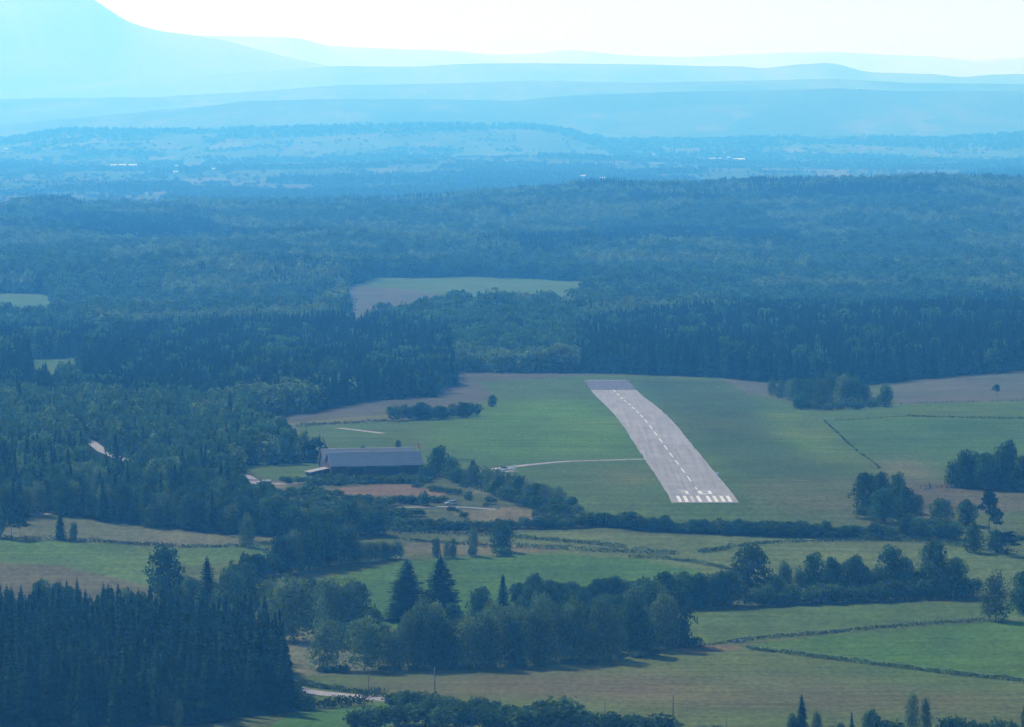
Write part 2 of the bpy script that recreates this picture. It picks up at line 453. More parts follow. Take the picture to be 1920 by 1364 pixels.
# ---------------------------------------------------------------- the ground sheet
ALB = np.array([0.51, 0.62, 0.46])   # dry summer grass is darker than it looks
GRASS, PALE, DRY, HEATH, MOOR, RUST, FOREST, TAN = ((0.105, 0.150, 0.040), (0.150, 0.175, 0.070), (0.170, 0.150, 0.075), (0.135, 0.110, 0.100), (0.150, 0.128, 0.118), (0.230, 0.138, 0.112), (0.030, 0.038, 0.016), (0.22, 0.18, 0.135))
BRIGHT = (0.135, 0.200, 0.045)
FIELDS = [   # (outline in photo pixels, colour); later ones lie over earlier ones
    ([(-900, 1600), (-900, 690), (2800, 690), (2800, 1600)], (0.125, 0.130, 0.058)),
    ([(430, 870), (600, 868), (800, 880), (1000, 900), (1110, 975), (960, 1005), (700, 1000), (520, 985), (420, 920)], (0.112, 0.112, 0.066)),
    ([(470, 800), (476, 786), (600, 765), (850, 697), (1105, 697), (1110, 708), (898, 718), (932, 748), (862, 780), (700, 793)], HEATH),
    ([(470, 800), (700, 780), (860, 768), (862, 780), (700, 793)], (0.19, 0.15, 0.085)),
    ([(560, 802), (700, 793), (862, 778), (932, 746), (898, 717), (1100, 704), (1350, 709), (1405, 738), (1545, 774), (1640, 868), (1720, 975), (1690, 992), (1110, 972), (1085, 940), (1000, 900), (900, 893), (790, 880), (630, 842)], (0.112, 0.142, 0.055)),
    ([(880, 760), (960, 748), (1090, 752), (1160, 800), (1200, 855), (1000, 862), (860, 850), (780, 815)], (0.120, 0.175, 0.042)),
    ([(980, 755), (1080, 753), (1150, 790), (1185, 830), (1060, 800), (930, 790)], BRIGHT),
    ([(1180, 712), (1350, 712), (1400, 750), (1560, 850), (1600, 900), (1400, 900), (1330, 840), (1260, 770)], (0.090, 0.110, 0.050)),
    ([(1420, 772), (1500, 772), (1550, 800), (1600, 870), (1520, 860), (1460, 820)], (0.145, 0.175, 0.055)),
    ([(1380, 900), (1600, 890), (1680, 960), (1700, 990), (1420, 945)], (0.135, 0.130, 0.065)),
    ([(1120, 880), (1180, 880), (1230, 905), (1150, 910)], (0.150, 0.140, 0.060)),
    ([(1345, 706), (1440, 716), (1445, 745), (1400, 738)], MOOR),
    ([(1640, 720), (1700, 712), (1930, 692), (2700, 680), (2700, 748), (1930, 752), (1690, 758)], MOOR),
    ([(1545, 775), (1600, 765), (1690, 758), (1930, 751), (2700, 745), (2700, 783), (1930, 784), (1550, 790)], (0.115, 0.155, 0.055)),
    ([(1550, 790), (1930, 784), (2700, 783), (2700, 905), (1930, 900), (1700, 902), (1640, 868)], (0.098, 0.145, 0.060)),
    ([(1640, 868), (1690, 862), (1760, 878), (1760, 905), (1690, 905)], (0.190, 0.150, 0.100)),
    ([(1690, 902), (1780, 905), (1930, 918), (2700, 920), (2700, 965), (1930, 958), (1790, 985), (1700, 960)], (0.145, 0.115, 0.090)),
    ([(1780, 960), (2700, 955), (2700, 1040), (1900, 1030), (1830, 1010)], (0.120, 0.135, 0.065)),
    ([(965, 998), (1100, 1000), (1400, 1010), (1690, 1013), (1900, 1040), (2700, 1060), (2700, 1120), (1820, 1110), (1300, 1095), (1000, 1080), (960, 1030)], (0.150, 0.165, 0.072)),
    ([(760, 1016), (960, 1020), (1060, 1030), (960, 1040), (760, 1040)], (0.200, 0.160, 0.105)),
    ([(560, 1110), (600, 1086), (760, 1052), (950, 1041), (1060, 1040), (1200, 1048), (1310, 1072), (1300, 1110), (1100, 1130), (640, 1190), (560, 1160)], (0.095, 0.155, 0.045)),
    ([(1290, 1150), (1480, 1138), (1640, 1130), (1840, 1130), (2700, 1110), (2700, 1145), (1850, 1160), (1400, 1202), (1290, 1210)], (0.118, 0.150, 0.052)),
    ([(1395, 1210), (1560, 1192), (1850, 1166), (2700, 1150), (2700, 1330), (1920, 1278), (1400, 1216)], (0.105, 0.160, 0.042)),
    ([(540, 1300), (560, 1266), (1000, 1250), (1300, 1212), (1400, 1217), (1920, 1280), (2700, 1340), (2700, 1600), (540, 1600)], (0.135, 0.150, 0.055)),
    ([(560, 1275), (900, 1266), (1250, 1262), (1340, 1280), (1700, 1300), (1930, 1310), (1930, 1345), (1500, 1330), (1100, 1312), (700, 1300)], (0.170, 0.130, 0.078)),
    ([(1330, 1272), (1500, 1276), (1700, 1300), (1600, 1310), (1400, 1296)], (0.165, 0.130, 0.080)),
    ([(1230, 1212), (1350, 1208), (1400, 1216), (1310, 1226)], (0.195, 0.135, 0.085)),
    ([(490, 1372), (545, 1338), (640, 1330), (730, 1316), (800, 1330), (700, 1375), (500, 1500)], (0.098, 0.160, 0.048)),
    ([(-900, 1015), (0, 1012), (200, 1020), (280, 1030), (500, 1022), (505, 1045), (340, 1062), (280, 1110), (-900, 1110)], (0.130, 0.170, 0.060)),
    ([(-900, 1055), (0, 1056), (110, 1060), (200, 1080), (280, 1100), (280, 1135), (-900, 1135)], (0.160, 0.128, 0.085)),
    ([(-900, 990), (30, 985), (60, 972), (130, 972), (250, 985), (420, 1000), (520, 1005), (500, 1020), (280, 1024), (0, 1008), (-900, 1010)], (0.180, 0.155, 0.105)),
    ([(505, 1200), (560, 1180), (720, 1170), (730, 1262), (560, 1266), (520, 1240)], TAN),
    ([(560, 922), (690, 910), (760, 909), (830, 922), (842, 936), (790, 932), (700, 930), (600, 928)], RUST),
    ([(600, 934), (660, 936), (700, 946), (640, 950)], (0.20, 0.14, 0.11)),
    ([(520, 934), (560, 940), (590, 955), (560, 956)], (0.26, 0.19, 0.15)),
    ([(840, 960), (960, 952), (1060, 975), (900, 978)], (0.20, 0.145, 0.10)),
    ([(870, 905), (930, 915), (960, 930), (890, 925)], (0.20, 0.155, 0.10)),
    ([(420, 905), (540, 902), (540, 915), (420, 918)], (0.22, 0.175, 0.14)),
    ([(455, 875), (600, 868), (605, 898), (500, 900)], (0.118, 0.145, 0.062)),
]
SOFT = {(0.120, 0.175, 0.042), BRIGHT, (0.090, 0.110, 0.050), (0.145, 0.175, 0.055), (0.135, 0.130, 0.065), (0.150, 0.140, 0.060), (0.170, 0.130, 0.078), (0.165, 0.130, 0.080), (0.190, 0.150, 0.100), (0.190, 0.135, 0.085)}
WOOD_LEFT = [(-900, 700), (470, 788), (500, 830), (560, 858), (628, 866), (590, 869), (456, 874), (448, 890), (425, 912), (440, 950), (540, 985), (545, 1004), (420, 1001), (250, 986), (130, 968), (60, 968), (0, 985), (-900, 990)]
PLANTATION = [(-200, 1185), (200, 1180), (330, 1190), (440, 1205), (500, 1225), (545, 1300), (540, 1334), (440, 1350), (330, 1362), (-200, 1372)]
FOREST_EDGE = [(-900, 800), (470, 789), (476, 787), (560, 776), (700, 752), (812, 745), (820, 733), (853, 724), (850, 699), (1100, 700), (1350, 709), (1440, 718), (1640, 722), (1700, 714), (1920, 695), (2800, 690), (2800, 300), (-900, 300)]
CLEARINGS = [[(700, 521), (880, 519), (1000, 523), (1112, 530), (1120, 560), (1060, 590), (900, 584), (800, 604), (700, 628), (650, 634), (640, 540)],
             [(-300, 550), (60, 550), (112, 558), (108, 612), (-300, 620)], [(50, 676), (145, 672), (160, 735), (60, 740)]]

def world_uv(x, y, z):
    return UC + F * x / y, VH - F * z / y

def voronoi(x, y, seed):
    """distance to the border and id of a jittered cell grid"""
    ix, iy = np.floor(x), np.floor(y)
    b1 = np.full(x.shape, 9.0); b2 = np.full(x.shape, 9.0); bid = np.zeros(x.shape)
    for dx in (-1, 0, 1):
        for dy in (-1, 0, 1):
            cx, cy = ix + dx, iy + dy
            px = cx + 0.1 + 0.8 * hash01(cx, cy, seed); py = cy + 0.1 + 0.8 * hash01(cx, cy, seed + 5)
            d = np.hypot(x - px, y - py); idd = hash01(cx, cy, seed + 9)
            c = d < b1
            b2 = np.where(c, b1, np.minimum(b2, d)); bid = np.where(c, idd, bid); b1 = np.where(c, d, b1)
    return b2 - b1, bid

def far_fields(x, y):
    return voronoi(x / 100.0 + 0.25 * fbm(x / 300, y / 500, 5), y / 620.0 + 0.25 * fbm(x / 300, y / 500, 6), 3)

def far_wood(x, y, u):
    """1 where the far plain and the hills carry closed wood"""
    w = fbm(x / 420, y / 1000, 41, 3)
    ridge = np.zeros(x.shape)
    for Dk, wk, tab in RIDGES[:2]:
        ridge = np.maximum(ridge, np.exp(-((y - Dk + 500) / 1400.0) ** 2))
    return (w + 0.6 * ridge > 0.17)

def build_ground():
    us = np.concatenate([np.arange(-1620, -420, 60), np.arange(-420, 2340, 3.2), np.arange(2340, 3540, 60)])
    ds = np.concatenate([np.arange(120, 1250, 40), np.arange(1250, 3400, 4.5), np.arange(3400, 10000, 16),
                         10000 * (92000 / 10000) ** np.linspace(0, 1, 560)])
    Uq, Dq = np.meshgrid(us, ds)
    X = (Uq - UC) / F * Dq; Y = Dq.copy()
    Z = ground(X, Y)
    nr, nc = X.shape
    V = np.stack([X, Y, Z], -1).reshape(-1, 3)
    idx = np.arange(nr * nc).reshape(nr, nc)
    Q = np.stack([idx[:-1, :-1], idx[:-1, 1:], idx[1:, 1:], idx[1:, :-1]], -1).reshape(-1, 4)
    x, y, z = V.T
    u, v = world_uv(x, y, z)
    # organic field borders
    uj = u + 5 * fbm(x / 9, y / 22, 71, 2); vj = v + 1.6 * fbm(x / 16, y / 30, 72, 2)
    C = np.empty((len(x), 3)); C[:] = (0.12, 0.13, 0.06)
    for poly, col in FIELDS:
        m = (y < 3420) & (y > 1100) & inpoly(uj, vj, poly)
        if col in SOFT:
            w = np.where(m, 1.0, 0.0).reshape(nr, nc)
            for _ in range(3):
                for ax, r_ in ((0, 5), (1, 7)):
                    c = np.cumsum(np.pad(w, [(r_ + 1, r_) if a == ax else (0, 0) for a in (0, 1)], mode='edge'), axis=ax)
                    w = (np.take(c, range(2 * r_ + 1, c.shape[ax]), axis=ax) - np.take(c, range(0, c.shape[ax] - 2 * r_ - 1), axis=ax)) / (2 * r_ + 1)
            w = np.clip(w.reshape(-1) * (1 + 0.5 * fbm(x / 30, y / 70, 77, 3)), 0, 1)
            C = C * (1 - w[:, None]) + np.array(col) * w[:, None]
        else:
            C[m] = col
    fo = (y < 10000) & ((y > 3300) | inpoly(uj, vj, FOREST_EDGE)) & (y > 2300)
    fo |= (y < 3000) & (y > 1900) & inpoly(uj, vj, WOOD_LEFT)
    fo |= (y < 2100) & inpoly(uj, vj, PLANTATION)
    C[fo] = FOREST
    for i, c in enumerate(CLEARINGS):
        m = (y > 2300) & (y < 9000) & inpoly(uj, vj, c)
        C[m] = (0.125, 0.165, 0.065)
        if i == 0: C[m & inpoly(uj, vj, [(630, 534), (740, 541), (830, 552), (900, 600), (640, 650)])] = (0.150, 0.125, 0.110)
    far = y > 10000
    bd, cid = far_fields(x, y)
    pal = np.array([(0.115, 0.150, 0.055), (0.145, 0.165, 0.070), (0.105, 0.135, 0.05), (0.250, 0.200, 0.120), (0.185, 0.150, 0.105), (0.125, 0.160, 0.060), (0.09, 0.12, 0.045)])
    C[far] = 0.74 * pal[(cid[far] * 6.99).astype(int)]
    wd = far_wood(x, y, u)
    C[far & wd] = (0.045, 0.075, 0.028)
    # straw red blended in with distance, painting haze whiteness into the far land
    haze_tint = np.interp(y, [10000, 13000, 18000, 23000, 29000, 40000, 60000], [0, 0.02, 0.05, 0.12, 0.28, 0.65, 1.0])[:, None]
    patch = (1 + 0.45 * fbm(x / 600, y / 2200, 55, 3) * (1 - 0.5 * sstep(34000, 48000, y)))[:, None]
    C[far] = ((1 - haze_tint) * C + haze_tint * (np.array((0.44, 0.34, 0.23)) + sstep(38000, 50000, y)[:, None] * np.array((0.24, 0.0, -0.04))) * patch)[far]  # farthest hills get extra red, so their haze looks less cyan
    # soften the sheet's own staircase
    C = C.reshape(nr, nc, 3)
    for _ in range(1):
        C[:, 1:-1] = 0.25 * C[:, :-2] + 0.5 * C[:, 1:-1] + 0.25 * C[:, 2:]
    C = C.reshape(-1, 3)
    # mottling with a shape of its own: drier and lusher patches
    mot = 1 + 0.16 * fbm(x / 26, y / 60, 81, 3) + 0.10 * fbm(x / 7, y / 26, 82, 2)
    hue = fbm(x / 40, y / 90, 83, 3)
    C = ALB * C * mot[:, None] * np.stack([1 + 0.16 * hue, 1 + 0.02 * hue, 1 + 0.10 * hue], 1)
    m, nt, out = newmat('ground_cover')
    b = N(nt, 'ShaderNodeBsdfPrincipled'); b.inputs['Roughness'].default_value = 1.0; b.inputs['Specular IOR Level'].default_value = 0.0
    at = N(nt, 'ShaderNodeAttribute', attribute_name='tint')
    tc = N(nt, 'ShaderNodeTexCoord')
    mp = N(nt, 'ShaderNodeMapping'); mp.inputs['Scale'].default_value = (0.55, 0.16, 0.2)
    nt.links.new(tc.outputs['Object'], mp.inputs['Vector'])
    nz = N(nt, 'ShaderNodeTexNoise'); nz.inputs['Scale'].default_value = 1.0; nz.inputs['Detail'].default_value = 5; nz.inputs['Roughness'].default_value = 0.65
    nt.links.new(mp.outputs[0], nz.inputs['Vector'])
    mr = N(nt, 'ShaderNodeMapRange'); mr.inputs['From Min'].default_value = 0.25; mr.inputs['From Max'].default_value = 0.75
    mr.inputs['To Min'].default_value = 0.62; mr.inputs['To Max'].default_value = 1.38
    nt.links.new(nz.outputs['Fac'], mr.inputs['Value'])
    c = mixcol(nt, 'MULTIPLY', 1.0, at.outputs['Color'], mr.outputs['Result'])
    mp2 = N(nt, 'ShaderNodeMapping'); mp2.inputs['Scale'].default_value = (0.02, 0.14, 0.1); mp2.inputs['Rotation'].default_value = (0, 0, 0.25)
    nt.links.new(tc.outputs['Object'], mp2.inputs['Vector'])
    n2 = N(nt, 'ShaderNodeTexNoise'); n2.inputs['Scale'].default_value = 1.0; n2.inputs['Detail'].default_value = 5; n2.inputs['Distortion'].default_value = 0.6
    nt.links.new(mp2.outputs[0], n2.inputs['Vector'])
    q = N(nt, 'ShaderNodeMapRange'); q.inputs['From Min'].default_value = 0.25; q.inputs['From Max'].default_value = 0.75; q.inputs['To Min'].default_value = 0.78; q.inputs['To Max'].default_value = 1.22
    nt.links.new(n2.outputs['Fac'], q.inputs['Value'])
    c = mixcol(nt, 'MULTIPLY', 1.0, c, q.outputs['Result'])
    nt.links.new(c, b.inputs['Base Color'])
    bp = N(nt, 'ShaderNodeBump'); bp.inputs['Strength'].default_value = 0.35; bp.inputs['Distance'].default_value = 0.25
    nt.links.new(nz.outputs['Fac'], bp.inputs['Height']); nt.links.new(bp.outputs[0], b.inputs['Normal'])
    nt.links.new(b.outputs[0], out.inputs[0])
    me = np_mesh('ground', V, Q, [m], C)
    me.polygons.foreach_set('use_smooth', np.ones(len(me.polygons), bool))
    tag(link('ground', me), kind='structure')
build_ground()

# ---------------------------------------------------------------- paved surfaces: sheets draped on the ground
def asphalt(name, col, var=0.12):
    m, nt, out = newmat(name)
    b = N(nt, 'ShaderNodeBsdfPrincipled'); b.inputs['Roughness'].default_value = 0.9; b.inputs['Specular IOR Level'].default_value = 0.15
    tc = N(nt, 'ShaderNodeTexCoord')
    mp = N(nt, 'ShaderNodeMapping'); mp.inputs['Scale'].default_value = (0.35, 0.05, 0.1)
    nt.links.new(tc.outputs['Object'], mp.inputs['Vector'])
    n1 = N(nt, 'ShaderNodeTexNoise'); n1.inputs['Scale'].default_value = 1.0; n1.inputs['Detail'].default_value = 7; n1.inputs['Roughness'].default_value = 0.65
    nt.links.new(mp.outputs[0], n1.inputs['Vector'])
    mr = N(nt, 'ShaderNodeMapRange'); mr.inputs['From Min'].default_value = 0.3; mr.inputs['From Max'].default_value = 0.7
    mr.inputs['To Min'].default_value = 1 - var; mr.inputs['To Max'].default_value = 1 + var
    nt.links.new(n1.outputs['Fac'], mr.inputs['Value'])
    c = mixcol(nt, 'MULTIPLY', 1.0, col, mr.outputs['Result'])
    mp2 = N(nt, 'ShaderNodeMapping'); mp2.inputs['Scale'].default_value = (0.9, 0.012, 0.1); mp2.inputs['Rotation'].default_value = (0, 0, -0.0184)
    nt.links.new(tc.outputs['Object'], mp2.inputs['Vector'])
    n2 = N(nt, 'ShaderNodeTexNoise'); n2.inputs['Scale'].default_value = 1.0; n2.inputs['Detail'].default_value = 4
    nt.links.new(mp2.outputs[0], n2.inputs['Vector'])
    n3 = N(nt, 'ShaderNodeTexVoronoi'); n3.inputs['Scale'].default_value = 0.035; nt.links.new(tc.outputs['Object'], n3.inputs['Vector'])
    for src, lo, hi_ in ((n2.outputs['Fac'], 0.80, 1.20), (n3.outputs['Color'], 0.93, 1.06)):
        q = N(nt, 'ShaderNodeMapRange'); q.inputs['To Min'].default_value = lo; q.inputs['To Max'].default_value = hi_
        q.inputs['From Min'].default_value = 0.25; q.inputs['From Max'].default_value = 0.75
        nt.links.new(src, q.inputs['Value']); c = mixcol(nt, 'MULTIPLY', 1.0, c, q.outputs['Result'])
    nt.links.new(c, b.inputs['Base Color']); nt.links.new(b.outputs[0], out.inputs[0])
    return m
M['runway'] = asphalt('runway_asphalt', (0.172, 0.166, 0.166), 0.16)
M['runway_dark'] = asphalt('runway_dark_asphalt', (0.055, 0.056, 0.078), 0.16)
M['taxi'] = asphalt('taxiway_asphalt', (0.185, 0.172, 0.170))
M['road'] = asphalt('road_asphalt', (0.203, 0.188, 0.188))
M['track'] = asphalt('track_gravel', (0.210, 0.185, 0.165))

def rx(d): return 109.9 - 0.01838 * d
def sheet(name, d0, d1, l0, l1, lift, mat, skew0=0.0, skew1=0.0, step=4.0, ragged=0.0):
    n = max(2, int((d1 - d0) / step) + 1); V = []; Fq = []
    nx = max(2, int(abs(l1 - l0) / 3) + 1)
    for i in range(n):
        t = i / (n - 1); d = d0 + (d1 - d0) * t
        e = ragged * (fbm(np.array(d / 9.0), np.array(1.3), 4, 2), fbm(np.array(d / 9.0), np.array(8.1), 4, 2)) if False else (0, 0)
        if ragged: e = (ragged * float(fbm(np.array([d / 9.0]), np.array([1.3]), 4, 2)[0]), ragged * float(fbm(np.array([d / 9.0]), np.array([8.1]), 4, 2)[0]))
        for k in range(nx):
            q = k / (nx - 1); l = (l0 + e[0]) + (l1 + e[1] - l0 - e[0]) * q
            dd = d + (skew0 * (1 - t) + skew1 * t) * l
            V.append((rx(dd) + l, dd, 0.0))
    V = np.array(V); V[:, 2] = ground(V[:, 0], V[:, 1]) + lift
    for i in range(n - 1):
        for k in range(nx - 1):
            a = i * nx + k; Fq.append((a, a + 1, a + nx + 1, a + nx))
    return tag(link(name, np_mesh(name, V, np.array(Fq), [mat])), kind='structure')
HW = 12.2
sheet('runway', 2100, 3032, -HW, HW, 0.06, M['runway'], ragged=0.35)
sheet('runway_overrun', 3032, 3150, -HW, HW, 0.06, M['runway_dark'], ragged=0.3)
mk = 0.085
_V, _F, _MI = [], [], []
def mark(d0, d1, l0, l1, mi=0, step=4.0):
    n = max(2, int((d1 - d0) / step) + 2)
    for i in range(n):
        d = d0 + (d1 - d0) * i / (n - 1)
        for l in (l0, l1):
            _V.append((rx(d) + l, d, float(ground(rx(d) + l, d)) + mk))
    o = len(_V) - 2 * n
    for i in range(n - 1):
        _F.append((o + 2 * i, o + 2 * i + 1, o + 2 * i + 3, o + 2 * i + 2)); _MI.append(mi)
S = 2100 / F
c0 = 1322.5
for k, ub in enumerate((1277, 1289.5, 1302, 1314.5, 1333, 1345.5, 1359, 1371.5)):     # threshold bars
    l = (ub - c0) * S
    mark(2102.5, 2127, l - 0.62 - (0.1 if k == 7 else 0), l + 0.62, 1 if k == 2 else 0)
# runway number "10"
mark(2136, 2152, -5.15, -4.15); mark(2150, 2152, -6.6, -5.15)
mark(2136, 2152, -0.30, 1.15); mark(2136, 2152, 3.4, 4.7); mark(2136, 2138, 1.15, 3.4); mark(2150, 2152, 1.15, 3.4, 1)
for k in range(18):                                                                    # centre line
    d = 2164 + 50 * k
    if k == 0: mark(2160, 2172, -0.27, 0.27)
    else: mark(d - 9, d + 20, -0.27, 0.27)
mark(3142, 3147, -10.5, 10.5, 2)
tag(link('runway_markings', np_mesh('runway_markings', np.array(_V), np.array(_F), [M['paint'], M['fadedpaint'], plain('worn_runway_paint', (0.15, 0.15, 0.16), 0.8, 0, 0.2, 0.4, 0.5)], matidx=_MI)), kind='structure')

def strip(name, line, width, mat, lift=0.05, wid_end=None, dmin=1250, dmax=7400):
    """road: centre line in photo pixels, width in metres"""
    P = np.array([hit(u, v, dmin, dmax) for u, v in line])[:, :2]
    seg = np.hypot(*(P[1:] - P[:-1]).T); L = np.concatenate([[0], np.cumsum(seg)])
    n = max(3, int(L[-1] / 2.5)); t = np.linspace(0, L[-1], n)
    Cx, Cy = np.interp(t, L, P[:, 0]), np.interp(t, L, P[:, 1])
    for _ in range(4):
        Cx[1:-1] = (Cx[:-2] + 2 * Cx[1:-1] + Cx[2:]) / 4; Cy[1:-1] = (Cy[:-2] + 2 * Cy[1:-1] + Cy[2:]) / 4
    tx, ty = np.gradient(Cx), np.gradient(Cy); q = np.hypot(tx, ty); nx, ny = -ty / q, tx / q
    w = np.linspace(width, wid_end or width, n) / 2
    V = []
    for s in (-1, -0.33, 0.33, 1):
        V.append(np.stack([Cx + s * w * nx, Cy + s * w * ny], 1))
    V = np.stack(V, 1).reshape(-1, 2)
    Z = ground(V[:, 0], V[:, 1]) + lift
    V = np.column_stack([V, Z]); Fq = []
    for i in range(n - 1):
        for k in range(3):
            a = i * 4 + k; Fq.append((a, a + 1, a + 5, a + 4))
    return tag(link(name, np_mesh(name, V, np.array(Fq), [mat])), kind='structure')
strip('taxiway', [(1216, 861), (1150, 863), (1060, 865.5), (1000, 871), (950, 877), (905, 881), (880, 885)], 4.6, M['taxi'])
strip('apron', [(893, 884), (925, 885), (950, 886)], 20, M['taxi'], 0.03)
strip('airfield_path', [(634, 803), (670, 807), (718, 813)], 4.5, M['track'])
strip('road', [(540, 1290), (575, 1298), (640, 1304), (727, 1312), (820, 1322)], 8.5, M['road'])
strip('woodland_road', [(150, 815), (175, 832), (192, 846), (225, 860), (268, 874), (330, 882), (455, 890), (478, 903), (486, 908)], 4.6, M['road'])
strip('yard_track', [(400, 908), (450, 908), (520, 908), (600, 905)], 8, M['track'])
strip('field_track', [(60, 966), (85, 963), (110, 960), (140, 957)], 7, M['track'])
strip('heath_track', [(690, 950), (780, 952), (850, 950), (930, 956)], 2.2, M['road'])

# ---------------------------------------------------------------- woods that read as one mass: points with plant copies of their own mesh
def scatter(name, P, kind, W, H, protos, mats, label=None, proto_mat=None):
    """one object; its mesh holds the points and the plant shapes, geometry nodes set a shape on every point"""
    P = np.asarray(P, float); c = P.mean(0); n = len(P)
    Vs, Fs, pid, T, mi = [P - c], [], [np.zeros(n, int)], [np.ones((n, 3))], []
    o = n
    for k, (V, Fq, t) in enumerate(protos):
        Vs.append(V); Fs.append(Fq + o); pid.append(np.full(len(V), k + 1)); T.append(t); mi += [proto_mat[k]] * len(Fq); o += len(V)
    tot = o - n
    kk = np.concatenate([kind, np.zeros(tot)]).astype(int)
    rot = np.zeros((o, 3)); rot[:n, 2] = rng.random(n) * 6.283
    sc = np.ones((o, 3)); sc[:n, 0] = W; sc[:n, 1] = W; sc[:n, 2] = H
    me = np_mesh(name, np.concatenate(Vs), np.concatenate(Fs), mats, np.concatenate(T), mi, dict(pid=np.concatenate(pid), kind_of=kk), dict(turn=rot, size_of=sc))
    ob = link(name, me, loc=tuple(c))
    ng = bpy.data.node_groups.new(name, 'GeometryNodeTree')
    ng.interface.new_socket('Geometry', in_out='INPUT', socket_type='NodeSocketGeometry'); ng.interface.new_socket('Geometry', in_out='OUTPUT', socket_type='NodeSocketGeometry')
    gi, go = ng.nodes.new('NodeGroupInput'), ng.nodes.new('NodeGroupOutput')
    L = ng.links.new
    def attr(nm, dt):
        a = ng.nodes.new('GeometryNodeInputNamedAttribute'); a.data_type = dt; a.inputs['Name'].default_value = nm
        return [s for s in a.outputs if s.enabled and s.name == 'Attribute'][0]
    def eq(sock, val):
        q = ng.nodes.new('FunctionNodeCompare'); q.data_type = 'INT'; q.operation = 'EQUAL'
        ins = [s for s in q.inputs if s.enabled]
        L(sock, ins[0]); ins[1].default_value = val
        return q.outputs[0]
    def sep(val):
        s = ng.nodes.new('GeometryNodeSeparateGeometry'); s.domain = 'POINT'
        L(gi.outputs[0], s.inputs['Geometry']); L(eq(attr('pid', 'INT'), val), s.inputs['Selection'])
        return s.outputs['Selection']
    pts = sep(0)
    e2r = ng.nodes.new('FunctionNodeEulerToRotation'); L(attr('turn', 'FLOAT_VECTOR'), e2r.inputs[0])
    jn = ng.nodes.new('GeometryNodeJoinGeometry')
    for k in range(len(protos)):
        iop = ng.nodes.new('GeometryNodeInstanceOnPoints')
        L(pts, iop.inputs['Points']); L(sep(k + 1), iop.inputs['Instance']); L(eq(attr('kind_of', 'INT'), k), iop.inputs['Selection'])
        L(e2r.outputs[0], iop.inputs['Rotation']); L(attr('size_of', 'FLOAT_VECTOR'), iop.inputs['Scale'])
        L(iop.outputs[0], jn.inputs[0])
    L(jn.outputs[0], go.inputs[0])
    md = ob.modifiers.new('scatter', 'NODES'); md.node_group = ng
    tag(ob, label, None, None, 'stuff')
    return ob

FP = [proto_round(s, 13, 20, 0.105, 0.1) for s in (101, 102, 103)] + [proto_spruce(s, 15, 8, 0.05, 0.12, 2, 1.15, 0.35) for s in (104, 105)] + [proto_round(s, 13, 18, 0.10, 0.08, 0.95, True) for s in (106, 107)]
FMATS = [M['broad'], M['conifer'], M['birch']]
FPM = [0, 0, 0, 1, 1, 2, 2]

def grid_points(x0, x1, y0, y1, s, jit=0.45):
    gx, gy = np.meshgrid(np.arange(x0, x1, s), np.arange(y0, y1, s))
    gx = gx.ravel() + s * rng.uniform(-jit, jit, gx.size); gy = gy.ravel() + s * rng.uniform(-jit, jit, gy.size)
    return gx, gy

CONIFER_ZONES = [[(-900, 650), (300, 640), (640, 625), (840, 640), (870, 735), (700, 765), (560, 770), (300, 790), (-900, 790)],
                 [(1080, 640), (1250, 610), (1500, 590), (2000, 570), (2700, 560), (2700, 715), (1920, 715), (1640, 740), (1350, 735), (1080, 712)],
                 [(80, 412), (330, 425), (520, 452), (660, 462), (300, 470), (80, 440)], [(960, 470), (1200, 440), (1500, 450), (1500, 478), (1200, 470), (1000, 500)], [(1180, 380), (1360, 378), (1360, 395), (1180, 395)], [(1460, 370), (1760, 366), (1760, 388), (1460, 388)]]

